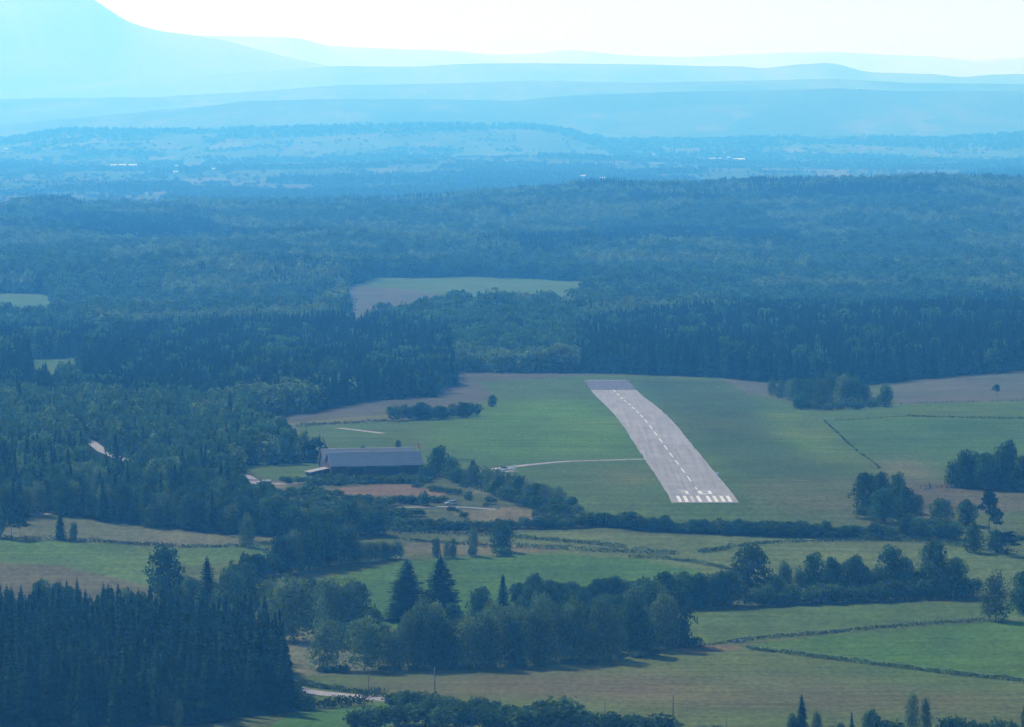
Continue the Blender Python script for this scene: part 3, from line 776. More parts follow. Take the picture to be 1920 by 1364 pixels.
def forest_points():
    X, Y = [], []
    for y0, y1, s in ((3180, 4200, 7.4), (4200, 6000, 8.2), (6000, 9200, 9.0)):
        gx, gy = grid_points(-0.135 * y1, 0.135 * y1, y0, y1, s)
        k = np.abs(gx) < 0.107 * gy
        X.append(gx[k]); Y.append(gy[k])
    gx, gy = grid_points(-420, 20, 2480, 3180, 6.6)          # the near lobe on the left
    X.append(gx); Y.append(gy)
    gx, gy = grid_points(60, 420, 3000, 3180, 6.6)
    X.append(gx); Y.append(gy)
    x, y = np.concatenate(X), np.concatenate(Y)
    z = ground(x, y); u, v = world_uv(x, y, z)
    keep = (y > 3420) | inpoly(u, v, FOREST_EDGE)
    keep &= ~((y < 3420) & inpoly(u, v, WOOD_LEFT))
    uj, vj = u + 7 * fbm(x / 15, y / 30, 91), v + 3 * fbm(x / 15, y / 30, 92)
    for c in CLEARINGS: keep &= ~((y < 9000) & inpoly(uj, vj, c))
    # only what the frame can see: drop slopes that face away behind the crest
    keep &= (y < 9000)
    x, y, z, u, v = x[keep], y[keep], z[keep], u[keep], v[keep]
    n = len(x)
    con = np.zeros(n, bool)
    for p in CONIFER_ZONES: con |= inpoly(u, v, p)
    cz = con.copy(); con = np.where(con, rng.random(n) < 0.93, rng.random(n) < np.where(fbm(x / 130, y / 260, 95, 2) > 0.40, 0.4, 0.02))
    bir = (~con) & (~cz | ((u > 480) & (u < 780) & (v > 745))) & ((fbm(x / 90, y / 200, 96, 2) > 0.12) | ((u > 480) & (u < 780) & (v > 752)))
    kind = np.where(con, 3 + rng.integers(0, 2, n), np.where(bir, 5 + rng.integers(0, 2, n), rng.integers(0, 3, n)))
    stand = 1 + 0.28 * fbm(x / 120, y / 220, 97, 2)
    big = np.where(rng.random(n) < 0.12, 1.3, 1.0)
    H = np.where(con, 17.0, 14.5) * stand * np.where(con, 1, big) * np.where(con, rng.uniform(0.88, 1.08, n), rng.uniform(0.8, 1.18, n))
    Wd = np.where(con, 7.8, 12.8) * rng.uniform(0.75, 1.3, n) * np.sqrt(stand) * np.where(con, 1, big)
    H = H * np.where(con & (y > 8200), 1.35, 1.0)
    return np.stack([x, y, z], 1), kind, Wd, H
scatter('forest', *forest_points(), FP, FMATS, 'wide mixed forest on the rolling ground beyond the airfield', FPM)

# ---- hedges, copses and woods of the far plain
FARMS = [(213, 314), (230, 314), (249, 314), (329, 327), (332, 315), (400, 321), (12, 283), (1239, 301), (1222, 293), (1093, 335), (1130, 339), (1340, 303), (1386, 303), (1366, 299)]
def plain_points():
    x, y = [], []
    for y0, y1, s in ((9600, 14000, 14), (14000, 19000, 21), (19000, 23300, 32)):
        gx, gy = grid_points(-0.115 * y1, 0.115 * y1, y0, y1, s); k = np.abs(gx) < 0.105 * gy
        x.append(gx[k]); y.append(gy[k])
    x, y = np.concatenate(x), np.concatenate(y)
    bd, cid = far_fields(x, y)
    u = UC + F * x / y
    wd = far_wood(x, y, u)
    hedge = (bd < 0.028) & (hash01(np.floor(x / 80), np.floor(y / 160), 8) < 0.75)
    copse = (fbm(x / 140, y / 420, 98, 2) > 0.54)
    single = rng.random(len(x)) < 0.004
    thin = (y > 15500) & (rng.random(len(x)) > 0.35)
    k = ((wd & ~thin) | hedge | copse | single)
    for fu, fv in FARMS:
        fx, fy, _ = hit(fu, fv, 9900, 40000, 20.0)
        k &= ~((np.abs(x - fx * y / fy) < 26) & (y < fy + 60) & (y > fy - 500))
    x, y, wd = x[k], y[k], wd[k]; n = len(x)
    H = np.where(wd, 12, 6.5) * rng.uniform(0.6, 1.4, n); Wd = np.where(wd, 15, 11) * rng.uniform(0.8, 1.4, n) * np.where(y > 16000, 1.6, 1.0)
    con = rng.random(n) < np.where(fbm(x / 300, y / 700, 99, 2) > 0.3, 0.7, 0.08)
    kind = np.where(con, 3, rng.integers(0, 3, n)); Wd = np.where(con, Wd * 0.6, Wd); H = np.where(con, H * 1.3, H)
    return np.stack([x, y, ground(x, y)], 1), kind, Wd, H
LP = [proto_round(s, 8, 12, 0.20, 0.02) for s in (111, 112, 113)] + [proto_spruce(114, 9, 6, 0.04, 0.12, 1, 1.4, 0.3)]
scatter('far_woods', *plain_points(), LP, FMATS, 'hazy hedgerow trees and copses of the far plain', [0, 0, 0, 1])

def scrub_points():
    gx, gy = grid_points(-240, 60, 2010, 2330, 3.4)
    z = ground(gx, gy); u, v = world_uv(gx, gy, z)
    k = inpoly(u, v, [(430, 912), (560, 914), (700, 940), (850, 940), (870, 905), (960, 930), (1080, 975), (1100, 992), (760, 998), (640, 985), (540, 960), (450, 935)])
    k |= inpoly(u, v, [(520, 904), (800, 900), (840, 912), (760, 908), (690, 909), (560, 914)])
    k &= ~inpoly(u, v, [(690, 944), (780, 946), (870, 946), (935, 952), (935, 960), (690, 956)])
    k &= (fbm(gx / 14, gy / 26, 141, 3) > 0.0)
    x, y, z = gx[k], gy[k], z[k]; n = len(x)
    s = rng.uniform(0.5, 1.5, n) ** 1.6
    return np.stack([x, y, z], 1), rng.integers(0, 2, n), 2.6 * s + 0.8, 1.3 * s + 0.4
tag(scatter('scrub', *scrub_points(), [proto_bush(s, 9, 16, 0.16) for s in (151, 152)], [M['bush']], 'rough scrub and gorse of the heath in front of the shed', [0, 0]))

# ---- the wood on the left: nearest trees are things, the rest one mass
def wood_left():
    gx, gy = grid_points(-420, -55, 2000, 2750, 6.4)
    z = ground(gx, gy); u, v = world_uv(gx, gy, z)
    k = inpoly(u + 6 * fbm(gx / 10, gy / 20, 131), v, WOOD_LEFT) & (u > -420)
    # keep the road and the little glade beside it open
    rd = np.interp(v, [800, 832, 846, 860, 874, 884, 892], [140, 172, 192, 225, 268, 330, 455])
    k &= ~((v > 800) & (v < 892) & (np.abs(u - rd) < 11 + (v < 850) * 4))
    k &= ~inpoly(u, v, [(146, 826), (206, 836), (222, 925), (160, 920)])
    k &= ~(inpoly(u, v, [(216, 856), (295, 874), (305, 925), (222, 915)]) & (fbm(gx / 6, gy / 12, 133) > -0.5))
    x, y, z, u, v = gx[k], gy[k], z[k], u[k], v[k]
    n = len(x)
    conz = inpoly(u, v, [(-420, 860), (230, 870), (240, 955), (60, 980), (-420, 985)]) | inpoly(u, v, [(330, 900), (420, 900), (430, 960), (340, 970)])
    con = rng.random(n) < np.where(conz, 0.55, 0.05)
    bir = rng.random(n) < 0.25
    H = np.where(con, 14.5, 12.5) * rng.uniform(0.7, 1.25, n); Wd = np.where(con, 5.6, 8.6) * rng.uniform(0.8, 1.3, n)
    return x, y, z, u, v, con, bir, H, Wd
_x, _y, _z, _u, _v, _con, _bir, _H, _W = wood_left()
_ord = np.argsort(_y)
_taken = np.zeros(len(_x), bool)
nb = ns = 0
for i in _ord:
    if not (-20 < _u[i] < 640): continue
    k = 'spruce' if _con[i] else ('birch' if _bir[i] else 'broadleaf')
    if k == 'spruce':
        if ns >= 55: continue
        ns += 1; lab = 'dark spruce along the near edge of the wood left of the shed'
    else:
        if nb >= 120: continue
        nb += 1; lab = 'leafy tree along the near edge of the wood left of the shed'
    plant(k, _x[i], _y[i], _z[i], _W[i], _H[i], lab, 'trees on the near edge of the left wood'); _taken[i] = True
r_ = ~_taken
kd = np.where(_con, 3 + rng.integers(0, 2, len(_x)), np.where(_bir, 5 + rng.integers(0, 2, len(_x)), rng.integers(0, 3, len(_x))))
scatter('woodland', np.stack([_x, _y, _z], 1)[r_], kd[r_], _W[r_], _H[r_], FP, FMATS, 'deep part of the mixed wood left of the shed', FPM)

# ---- spruce plantation at the near left
def plantation():
    gx, gy = grid_points(-330, -50, 1490, 1860, 5.6, 0.5)
    z = ground(gx, gy); u, v = world_uv(gx, gy, z)
    k = inpoly(u, v, PLANTATION) & (u > -160)
    x, y, z, u, v = gx[k], gy[k], z[k], u[k], v[k]
    n = len(x)
    H = 21.0 * rng.uniform(0.6, 1.18, n) * (1 - 0.28 * sstep(1640, 1760, y)); Wd = 7.4 * rng.uniform(0.7, 1.35, n)
    return x, y, z, u, v, H, Wd
_x, _y, _z, _u, _v, _H, _W = plantation()
front = np.zeros(len(_x)); 
vis = (_u > -15) & (_u < 560)
score = np.where(vis, np.minimum(np.argsort(np.argsort(_y)) * 1.0, np.argsort(np.argsort(-_y)) * 1.6), 1e9)
_ord = np.argsort(score)[:200]
_taken = np.zeros(len(_x), bool)
for i in _ord:
    if score[i] > 1e8: continue
    plant('spruce', _x[i], _y[i], _z[i], _W[i], _H[i], 'dark spruce in the dense plantation at the lower left', 'spruces of the dense plantation'); _taken[i] = True
if (~_taken).any():
    r_ = ~_taken
    scatter('plantation_woods', np.stack([_x, _y, _z], 1)[r_], (3 + rng.integers(0, 2, len(_x)))[r_], _W[r_], _H[r_], FP, FMATS, 'inner part of the dense spruce plantation', FPM)
for u, v, h, w in ((190, 1290, 105, 34), (205, 1296, 80, 30), (310, 1320, 75, 26), (335, 1325, 60, 22), (385, 1300, 70, 34)):
    tree('birch', u, v + 40, h, w, 'small pale birch among the plantation spruces', 'birches among the plantation spruces')

# ---------------------------------------------------------------- single trees and bushes
tree('spruce', 503 - 13, 1336, 190, 105, 'tall spruce at the right-hand end of the plantation')
tree('fir', 540, 1330, 85, 50, 'low dark conifer at the very corner of the plantation')
tree('bush', 548, 1322, 48, 52, 'pale bush beside the plantation corner and the road')
tree('bush', 575, 1332, 30, 40, 'low dark bush between the plantation corner and the road')
tree('broadleaf', 923, 763, 24, 19, 'lone round tree on the heath edge of the airfield')
tree('pine', 1869, 744, 23, 18, 'lone small pine on the far moor')
tree('poplar', 1661, 764, 44, 36, 'oval tree beside the copse on the far field')
tree('birch', 1647, 763, 24, 18, 'slim small tree between the oval tree and the copse')
cop = dict(broadleaf='tree of the rounded copse right of the runway end', birch='tree of the rounded copse right of the runway end', bush='bush at the foot of the rounded copse')
for u, v, h, w in ((1448, 743, 34, 24), (1466, 748, 36, 30), (1484, 752, 44, 36), (1500, 756, 48, 38), (1518, 760, 52, 40), (1540, 764, 58, 42), (1560, 760, 66, 44), (1580, 762, 62, 44), (1602, 762, 58, 44), (1622, 762, 44, 36), (1530, 752, 46, 40), (1590, 752, 56, 40), (1500, 768, 30, 28)):
    tree('birch' if (u * 7) % 3 else 'broadleaf', u, v, h, w, cop['broadleaf'], 'trees of the rounded copse')
row(['bush'], [(1490, 764), (1530, 769), (1580, 768), (1638, 766)], 12, (14, 26), (22, 32), cop['bush'], 'bushes of the rounded copse')
row(['bush', 'broadleaf'], [(735, 789), (800, 788), (860, 783), (897, 779)], 13, (22, 34), (24, 34), {'bush': 'dark bush of the row on the far side of the airfield grass', 'broadleaf': 'small tree of the row on the far side of the airfield grass'}, 'row of bushes by the heath')
tree('broadleaf', 747, 842, 17, 13, 'small tree behind the shed roof')
tree('bush', 680, 845, 10, 9, 'tiny bush just behind the shed roof')

# around the shed
tree('broadleaf', 822, 894, 60, 44, 'big dark tree at the right-hand end of the shed')
tree('broadleaf', 846, 897, 42, 36, 'dark tree right behind the big tree by the shed')
tree('bush', 802, 898, 30, 34, 'pale bush at the right corner of the shed')
tree('broadleaf', 798, 902, 26, 30, 'low tree in front of the shed corner')
tree('broadleaf', 886, 902, 40, 20, 'pointed tree standing by the end of the taxiway')
row(['broadleaf', 'birch', 'bush'], [(850, 905), (905, 910), (945, 922), (1000, 935), (1050, 952), (1080, 958)], 24, (26, 44), (24, 38), 'tree of the belt between the taxiway and the heath', 'tree belt below the taxiway')
row(['broadleaf', 'bush'], [(915, 925), (980, 948), (1030, 962), (1080, 972)], 14, (18, 32), (26, 38), 'bushy tree of the near side of the belt below the taxiway', 'tree belt below the taxiway, near side')
row(['bush'], [(600, 903), (660, 905), (720, 907), (790, 905)], 20, (10, 20), (20, 32), 'low bush of the thicket along the front of the shed', 'thicket in front of the shed')
row(['bush'], [(530, 906), (580, 908), (640, 910)], 9, (10, 16), (20, 30), 'low bush between the parked car and the shed', 'bushes left of the shed')
row(['bush'], [(770, 912), (830, 925), (880, 935)], 8, (9, 16), (16, 26), 'low bush right of the rust red patch', 'bushes by the rust red patch')
for u, v, h, w in ((795, 948, 30, 28), (770, 945, 20, 24), (752, 944, 18, 26), (735, 948, 20, 28), (712, 950, 16, 26), (690, 948, 22, 22), (660, 958, 26, 24), (606, 952, 12, 20), (572, 925, 14, 14), (545, 928, 18, 24), (556, 940, 12, 14), (520, 930, 16, 22), (878, 938, 14, 20), (870, 972, 14, 18), (920, 945, 16, 26)):
    tree('bush', u, v, h, w, 'scattered bush on the rough heath before the shed', 'bushes on the rough heath')
row(['bush'], [(430, 935), (520, 945), (600, 960), (700, 970), (800, 968)], 22, (10, 20), (18, 34), 'scrubby bush of the heath below the rust red patch', 'scrub on the heath')
row(['bush'], [(740, 990), (830, 992), (920, 994), (1010, 990)], 26, (12, 22), (18, 30), 'bush of the scrub line at the near end of the heath', 'scrub line before the pale field')
wl = {'broadleaf': 'leafy tree of the wood below the heath', 'birch': 'birch of the wood below the heath', 'bush': 'bush of the wood below the heath'}
row(['broadleaf'], [(400, 985), (470, 1000), (530, 1003)], 7, (55, 75), (44, 60), wl, 'wood below the heath')
row(['broadleaf', 'broadleaf', 'birch'], [(545, 1005), (600, 1003), (660, 1003), (720, 1003)], 11, (46, 66), (42, 60), wl, 'wood below the heath')
row(['broadleaf', 'birch'], [(515, 1078), (545, 1074), (600, 1062), (660, 1056)], 11, (60, 92), (40, 56), {'broadleaf': 'dark tree on the field edge above the birch group', 'birch': 'airy birch on the field edge above the birch group'}, 'trees on the field edge')
row(['birch', 'bush'], [(660, 1056), (700, 1052), (750, 1046)], 9, (26, 46), (26, 34), {'birch': 'small airy tree on the edge of the bright green field', 'bush': 'bush on the edge of the bright green field'}, 'small trees on the field edge')
tree('poplar', 818, 1046, 42, 20, 'short dark columnar tree, left one of a pair by the bright green field')
tree('poplar', 850, 1046, 38, 17, 'short dark columnar tree, right one of a pair by the bright green field')
tree('birch', 838, 1046, 34, 22, 'pale tree between two short columnar trees')
tree('birch', 887, 1042, 60, 28, 'slim two-tiered tree at the back of the bright green field')
tree('broadleaf', 941, 1034, 58, 46, 'single round tree at the back of the bright green field', var=1)
tree('bush', 943, 1042, 18, 44, 'low bush under the single round tree')
tree('bush', 885, 1044, 20, 18, 'low bush under the slim tree')

# the long dark hedgerow below the runway
row(['bush', 'broadleaf'], [(1100, 983), (1200, 992), (1320, 1000), (1450, 1004), (1560, 1008), (1680, 1008)], 62, (13, 33), (28, 56), {'bush': 'dark bush of the tall hedgerow below the runway', 'broadleaf': 'small dark tree of the tall hedgerow below the runway'}, 'tall hedgerow below the runway')
row(['bush'], [(1000, 990), (1060, 990), (1110, 988)], 9, (16, 26), (24, 34), 'pale bush at the left end of the tall hedgerow', 'left end of the tall hedgerow')

# right-hand cluster
tree('broadleaf', 1622, 962, 78, 58, 'tall dark tree on the left side of the round cluster right of the runway', var=0)
tree('broadleaf', 1652, 955, 72, 44, 'dark tree in the middle back of the round cluster', var=1)
tree('broadleaf', 1682, 958, 75, 42, 'dark tree at the back right of the round cluster', var=2)
tree('broadleaf', 1655, 980, 68, 58, 'round tree with a pale rim in front of the cluster', var=3)
tree('broadleaf', 1698, 974, 62, 52, 'broad tree on the right flank of the round cluster', var=0)
tree('bush', 1618, 972, 26, 36, 'low dark bush at the left foot of the round cluster')
tree('birch', 1722, 972, 48, 30, 'pale tree beside the round cluster')
tree('broadleaf', 1765, 985, 52, 52, 'rounded pale green tree right of the cluster', var=2)
tree('broadleaf', 1813, 985, 50, 42, 'isolated dark tree on the rough ground', var=1)
tree('pine', 1855, 1000, 82, 42, 'tall leaning pine with a bare trunk', var=0)
tree('pine', 1868, 1008, 58, 32, 'second bare trunked pine, lower and to the right')
tree('broadleaf', 1826, 1036, 56, 38, 'dark egg shaped tree below the leaning pine', var=3)
tree('broadleaf', 1868, 1036, 44, 36, 'dark tree right of the egg shaped tree', var=0)
tree('pine', 1888, 1042, 46, 50, 'gnarled low tree at the far right hedge')
row(['bush', 'broadleaf'], [(1690, 1005), (1720, 1010), (1760, 1012), (1800, 1010)], 9, (26, 40), (32, 42), {'bush': 'rounded bush of the band below the round cluster', 'broadleaf': 'rounded tree of the band below the round cluster'}, 'band below the round cluster')
row(['bush'], [(1690, 985), (1740, 995), (1790, 998)], 9, (18, 30), (24, 36), 'pale shrub among the trees right of the round cluster', 'shrubs beside the round cluster')
row(['broadleaf', 'poplar'], [(1792, 914), (1830, 917), (1870, 918), (1925, 922)], 11, (48, 94), (36, 60), 'tall tree of the grove on the far right field', 'grove on the far right field')
tree('poplar', 1808, 916, 76, 48, 'tall dark tree at the left end of the grove on the far right field')
tree('broadleaf', 1893, 917, 96, 40, 'tallest tree of the grove on the far right field')
row(['bush'], [(1900, 1010), (1960, 1012)], 4, (8, 14), (18, 26), 'pale low bush at the right margin', 'pale bushes at the margin')

# wooded hedge across the middle right
rl = {'broadleaf': 'tree of the wooded hedge on the right middle', 'birch': 'pale tree of the wooded hedge on the right middle', 'bush': 'bush along the front of the wooded hedge on the right middle'}
for u, v, h, w, lab in ((1408, 1122, 104, 84, 'broad tall tree at the left of the wooded hedge, above the lower ones'), (1470, 1108, 62, 36, 'slim pale tree in the wooded hedge'), (1525, 1116, 84, 54, 'dark round topped tree in the wooded hedge'), (1558, 1112, 70, 36, 'narrow tree in the wooded hedge next to the round topped one'), (1606, 1116, 78, 52, 'dark cone shaped tree in the wooded hedge'), (1672, 1112, 92, 62, 'tall leafy tree in the wooded hedge with a crown in two tiers'), (1697, 1114, 74, 40, 'tree leaning on the tall leafy one in the wooded hedge'), (1752, 1116, 104, 70, 'massive dark tree at the right end of the wooded hedge'), (1792, 1118, 76, 58, 'lower dark tree beside the massive one at the hedge end'), (1462, 1126, 46, 44, 'low dark tree in front of the slim pale tree')):
    tree('broadleaf' if 'pale' not in lab else 'birch', u, v, h, w, lab)
row(['broadleaf', 'birch'], [(1440, 1118), (1500, 1116), (1580, 1112), (1650, 1112), (1730, 1114)], 12, (40, 64), (34, 46), rl, 'wooded hedge, right')
row(['bush'], [(1400, 1138), (1480, 1134), (1560, 1130), (1640, 1128), (1720, 1122), (1830, 1118)], 24, (26, 42), (36, 52), rl, 'wooded hedge, right')
row(['broadleaf', 'broadleaf', 'birch'], [(1215, 1140), (1260, 1140), (1310, 1138), (1370, 1136)], 13, (46, 74), (40, 56), 'tree where the wooded hedge meets the centre grove', 'wooded hedge, left part')
row(['bush', 'broadleaf'], [(960, 1132), (1040, 1130), (1120, 1126), (1200, 1118), (1290, 1110)], 22, (24, 46), (34, 50), {'bush': 'bush along the back of the centre grove', 'broadleaf': 'small tree along the back of the centre grove'}, 'back of the centre grove')

# two big conifers and the centre grove
tree('fir', 763, 1164, 116, 118, 'big dark conifer, the left one of two in the middle', var=0)
tree('fir', 826, 1164, 124, 118, 'big dark conifer, the right one of two in the middle', var=1)
tree('spruce', 943, 1142, 68, 40, 'lone pointed conifer behind the centre grove')
tree('broadleaf', 905, 1150, 52, 36, 'pale round tree left of the lone pointed conifer')
tree('broadleaf', 1003, 1135, 62, 46, 'small tree with a tuft on top behind the centre grove')
cg = {'birch': 'tall grey green tree of the front row of the centre grove', 'broadleaf': 'tall dark tree of the front row of the centre grove', 'poplar': 'tall dark tree of the front row of the centre grove'}
row(['birch', 'birch', 'broadleaf', 'birch', 'poplar'], [(735, 1256), (800, 1254), (900, 1252), (1000, 1246), (1100, 1240), (1200, 1226), (1275, 1208)], 24, (72, 128), (48, 80), cg, 'front row of the centre grove', (14, 3))
row(['birch', 'broadleaf'], [(760, 1236), (850, 1232), (950, 1228), (1050, 1222), (1150, 1212), (1250, 1196)], 20, (74, 122), (50, 78), {'birch': 'tree of the second row of the centre grove', 'broadleaf': 'tree of the second row of the centre grove'}, 'second row of the centre grove', (14, 3))
row(['broadleaf'], [(880, 1200), (980, 1192), (1100, 1180), (1230, 1170)], 14, (56, 98), (44, 76), 'tree deep inside the centre grove', 'inner trees of the centre grove', (14, 4))
tree('broadleaf', 1272, 1210, 112, 66, 'dark tree at the right-hand end of the centre grove, over the white car')
row(['bush'], [(1270, 1214), (1300, 1212)], 3, (18, 26), (34, 44), 'low dark bush at the end of the centre grove', 'bushes at the end of the grove')
row(['bush'], [(700, 1258), (850, 1256), (1000, 1250), (1120, 1244), (1240, 1226)], 20, (9, 16), (24, 36), 'low undergrowth bush at the foot of the centre grove', 'undergrowth of the centre grove')
tree('birch', 612, 1256, 100, 82, 'free standing birch left of the centre grove, its crown reaching low')
tree('birch', 683, 1258, 106, 92, 'grey leaning birch between the free standing one and the grove')
row(['bush'], [(600, 1262), (650, 1262)], 4, (10, 16), (26, 34), 'dark bush under the free standing birch', 'bushes under the free standing birch')
# birch group
tree('birch', 551, 1202, 128, 124, 'broad weeping birch with its trunk showing on bare ground', var=0)
tree('birch', 512, 1182, 84, 56, 'pale weeping birch left of the broad one')
tree('broadleaf', 585, 1165, 84, 50, 'round tree behind the broad weeping birch')
tree('birch', 618, 1185, 108, 84, 'tall grey birch right of the broad one')
tree('birch', 655, 1182, 100, 82, 'dark tall birch at the right of the birch group')
tree('broadleaf', 700, 1175, 36, 40, 'low tree between the birch group and the two big conifers')
row(['birch', 'broadleaf'], [(500, 1160), (560, 1168), (640, 1172), (690, 1166)], 7, (66, 92), (56, 78), 'tree filling the back of the birch group', 'back of the birch group')
row(['birch', 'bush'], [(640, 1215), (700, 1222), (745, 1230)], 5, (40, 72), (50, 66), 'low tree between the birch group and the centre grove', 'between birch group and grove')
# behind the plantation
tree('broadleaf', 310, 1118, 98, 76, 'big dark rounded tree above the plantation, on the green field', var=2)
tree('fir', 388, 1175, 134, 76, 'dark broad conifer behind the plantation')
tree('broadleaf', 432, 1180, 120, 66, 'dark tall tree right of the broad conifer behind the plantation')
tree('broadleaf', 462, 1165, 112, 60, 'dark tall tree nearest to the birch group')
tree('broadleaf', 333, 1165, 70, 42, 'light green round tree peeking out above the spruces')
tree('broadleaf', 360, 1150, 70, 50, 'dull tree left of the broad conifer')
tree('broadleaf', 108, 1150, 62, 30, 'round headed tree among the spruce tips at the back of the plantation')
row(['broadleaf', 'birch'], [(300, 1200), (360, 1205), (420, 1210), (480, 1208)], 9, (64, 90), (44, 60), 'tree of the belt behind the plantation', 'belt behind the plantation')
row(['broadleaf', 'birch', 'broadleaf'], [(-10, 1182), (100, 1186), (200, 1190), (300, 1196)], 13, (62, 104), (42, 66), 'round headed tree at the back of the spruce plantation', 'round trees behind the plantation')
row(['broadleaf', 'bush'], [(440, 1092), (480, 1085), (520, 1080)], 6, (38, 56), (34, 46), 'tree of the dark clump between green field and birch group', 'dark clump by the birches')

# left margin by the heath strip
tree('pine', 22, 1010, 62, 40, 'ragged tree with two bare stems on the left margin', var=0)
tree('pine', 37, 1010, 54, 34, 'second ragged tree with a bare stem on the left margin')
tree('broadleaf', -4, 1008, 52, 30, 'half hidden tree at the left edge')
tree('spruce', 113, 1012, 62, 32, 'single dark spruce on the heath strip')
tree('poplar', 138, 1014, 38, 20, 'small oval tree right of the single spruce')
tree('birch', 463, 1026, 66, 42, 'pale single tree at the right-hand end of the heath strip')

# bottom edge
row(['bush'], [(730, 1325), (800, 1330), (880, 1340), (980, 1352), (1100, 1366)], 24, (24, 38), (44, 60), 'bush of the big thicket along the near road', 'thicket along the near road')
row(['bush'], [(660, 1372), (760, 1360), (860, 1366), (960, 1372), (1080, 1376), (1180, 1380), (1260, 1384)], 26, (34, 52), (50, 70), 'bush in the front of the big thicket along the near road', 'thicket along the near road, front')
tree('bush', 1048, 1374, 74, 110, 'largest domed bush of the near thicket')
tree('fir', 1503, 1384, 84, 40, 'pointed conifer at the near field edge')
tree('bush', 1486, 1384, 52, 28, 'bush on the left of the pointed conifer')
tree('birch', 1532, 1386, 56, 28, 'thin pale tree right of the pointed conifer')
tree('spruce', 1597, 1378, 46, 16, 'thin little conifer at the near field edge')
tree('broadleaf', 1634, 1384, 56, 38, 'round small tree at the near field edge')
tree('birch', 1711, 1392, 98, 36, 'twin stemmed thin tree, left stem and crown')
tree('birch', 1736, 1392, 90, 32, 'twin stemmed thin tree, right stem and crown')
row(['bush'], [(1560, 1384), (1580, 1382)], 2, (26, 32), (22, 28), 'bush between the thin conifer and the pale tree', 'bushes by the thin conifer')
row(['bush'], [(1655, 1386), (1690, 1388)], 4, (34, 44), (26, 34), 'dark bush right of the round small tree', 'bushes by the round small tree')
row(['bush'], [(1760, 1388), (1800, 1386), (1840, 1388), (1900, 1396)], 8, (36, 52), (34, 44), 'dark bush at the lower right corner', 'bushes at the lower right')
tree('poplar', 1924, 1380, 56, 26, 'dark tree cut by the right margin')
# right margin
tree('birch', 1866, 1164, 96, 78, 'weeping birch standing alone on a fence corner', var=1)
tree('broadleaf', 1920, 1150, 82, 60, 'dark tree beside the lone weeping birch, cut by the right margin')

# ---------------------------------------------------------------- hedges: long low runs of leaves
def hedge(line, h, w, label, dens=5.0, gap=0.25, size=0.5, group=None):
    P = np.array([hit(u, v) for u, v in line])[:, :2]
    L = np.concatenate([[0], np.cumsum(np.hypot(*(P[1:] - P[:-1]).T))])
    n = int(L[-1] * dens)
    t = rng.random(n) * L[-1]
    q = fbm(t / 6.0, np.full(n, 3.7), int(rng.integers(1000)), 3)
    k = q > -1 + 2 * gap * 0.75
    t, q = t[k], q[k]
    hh = h * (0.55 + 0.55 * np.clip(q + 0.5, 0, 1.3))
    a = rng.random(len(t)) * 2 * math.pi; rr = np.sqrt(rng.random(len(t))) * w / 2
    x = np.interp(t, L, P[:, 0]) + rr * np.cos(a); y = np.interp(t, L, P[:, 1]) + rr * np.sin(a)
    zz = rng.random(len(t)) ** 0.7 * hh * np.sqrt(np.clip(1 - (rr / (w / 2)) ** 2 * 0.6, 0.1, 1))
    pts = np.stack([x, y, ground(x, y) + zz], 1)
    o = pts.mean(0); o[2] = float(ground(o[0], o[1]))
    nn = unit(np.stack([np.cos(a), np.sin(a), 0.8 + 0 * a], 1) + 0.8 * rng.normal(size=(len(t), 3)))
    V, Fq = leaf_quads(pts - o, nn, size * rng.uniform(0.6, 1.4, len(t)), 1.4)
    T = np.repeat(0.8 + 0.45 * q + 0.3 * rng.random(len(t)), 4)
    ob = link('hedge', np_mesh('hedge', V, Fq, [M['hedge']], np.stack([T] * 3, 1)), loc=tuple(o))
    return tag(ob, label, 'hedge', group)
hedge([(0, 1011), (60, 1012), (150, 1015), (260, 1022), (330, 1026)], 1.7, 3.0, 'low hedge between the left green field and the heath strip', 14)
hedge([(340, 1027), (420, 1027), (470, 1025), (505, 1021)], 1.5, 3.0, 'low hedge on the upper side of the small left field', 14)
hedge([(960, 1008), (1060, 1016), (1120, 1022), (1170, 1028)], 1.6, 4.0, 'dark bramble hedge under the single round tree', 16)
hedge([(960, 1026), (1040, 1030), (1120, 1034), (1200, 1037), (1272, 1040)], 1.9, 5.0, 'bramble hedge on top of the bright green field', 16)
hedge([(1310, 1037), (1340, 1034), (1372, 1028)], 2.0, 2.5, 'short row of clipped dark shrubs between two pale fields', 18, 0.1)
hedge([(1380, 1026), (1440, 1019), (1540, 1016), (1640, 1014), (1690, 1015)], 1.5, 3.0, 'thin hedge in front of the tall hedgerow', 14, 0.3)
hedge([(1620, 1012), (1680, 1014), (1740, 1018), (1800, 1024), (1900, 1040)], 2.4, 5.0, 'pale bramble hedge curving below the round cluster', 14, 0.15)
hedge([(1180, 1045), (1260, 1050), (1330, 1060), (1390, 1074)], 1.3, 2.2, 'thin hedge running down towards the wooded hedge', 12, 0.3)
hedge([(560, 800), (600, 797), (650, 795), (730, 791)], 1.5, 3.0, 'low hedge between the heath and the airfield grass', 12)
hedge([(1546, 790), (1562, 805), (1580, 822), (1606, 846), (1640, 870), (1650, 880)], 0.8, 1.2, 'straight hedge running down beside the airfield grass', 3, 0.62, 0.4)
hedge([(1552, 790), (1620, 787), (1700, 782)], 0.7, 1.2, 'faint hedge starting at the top of the straight hedge', 4, 0.5, 0.35)
hedge([(1690, 758), (1800, 755), (1960, 751)], 0.7, 1.5, 'faint grassy bank along the near side of the far moor', 4, 0.4, 0.35)
hedge([(1700, 781), (1760, 783), (1840, 785), (1960, 787)], 1.2, 2.2, 'thin hedge line across the far right field', 8, 0.3)
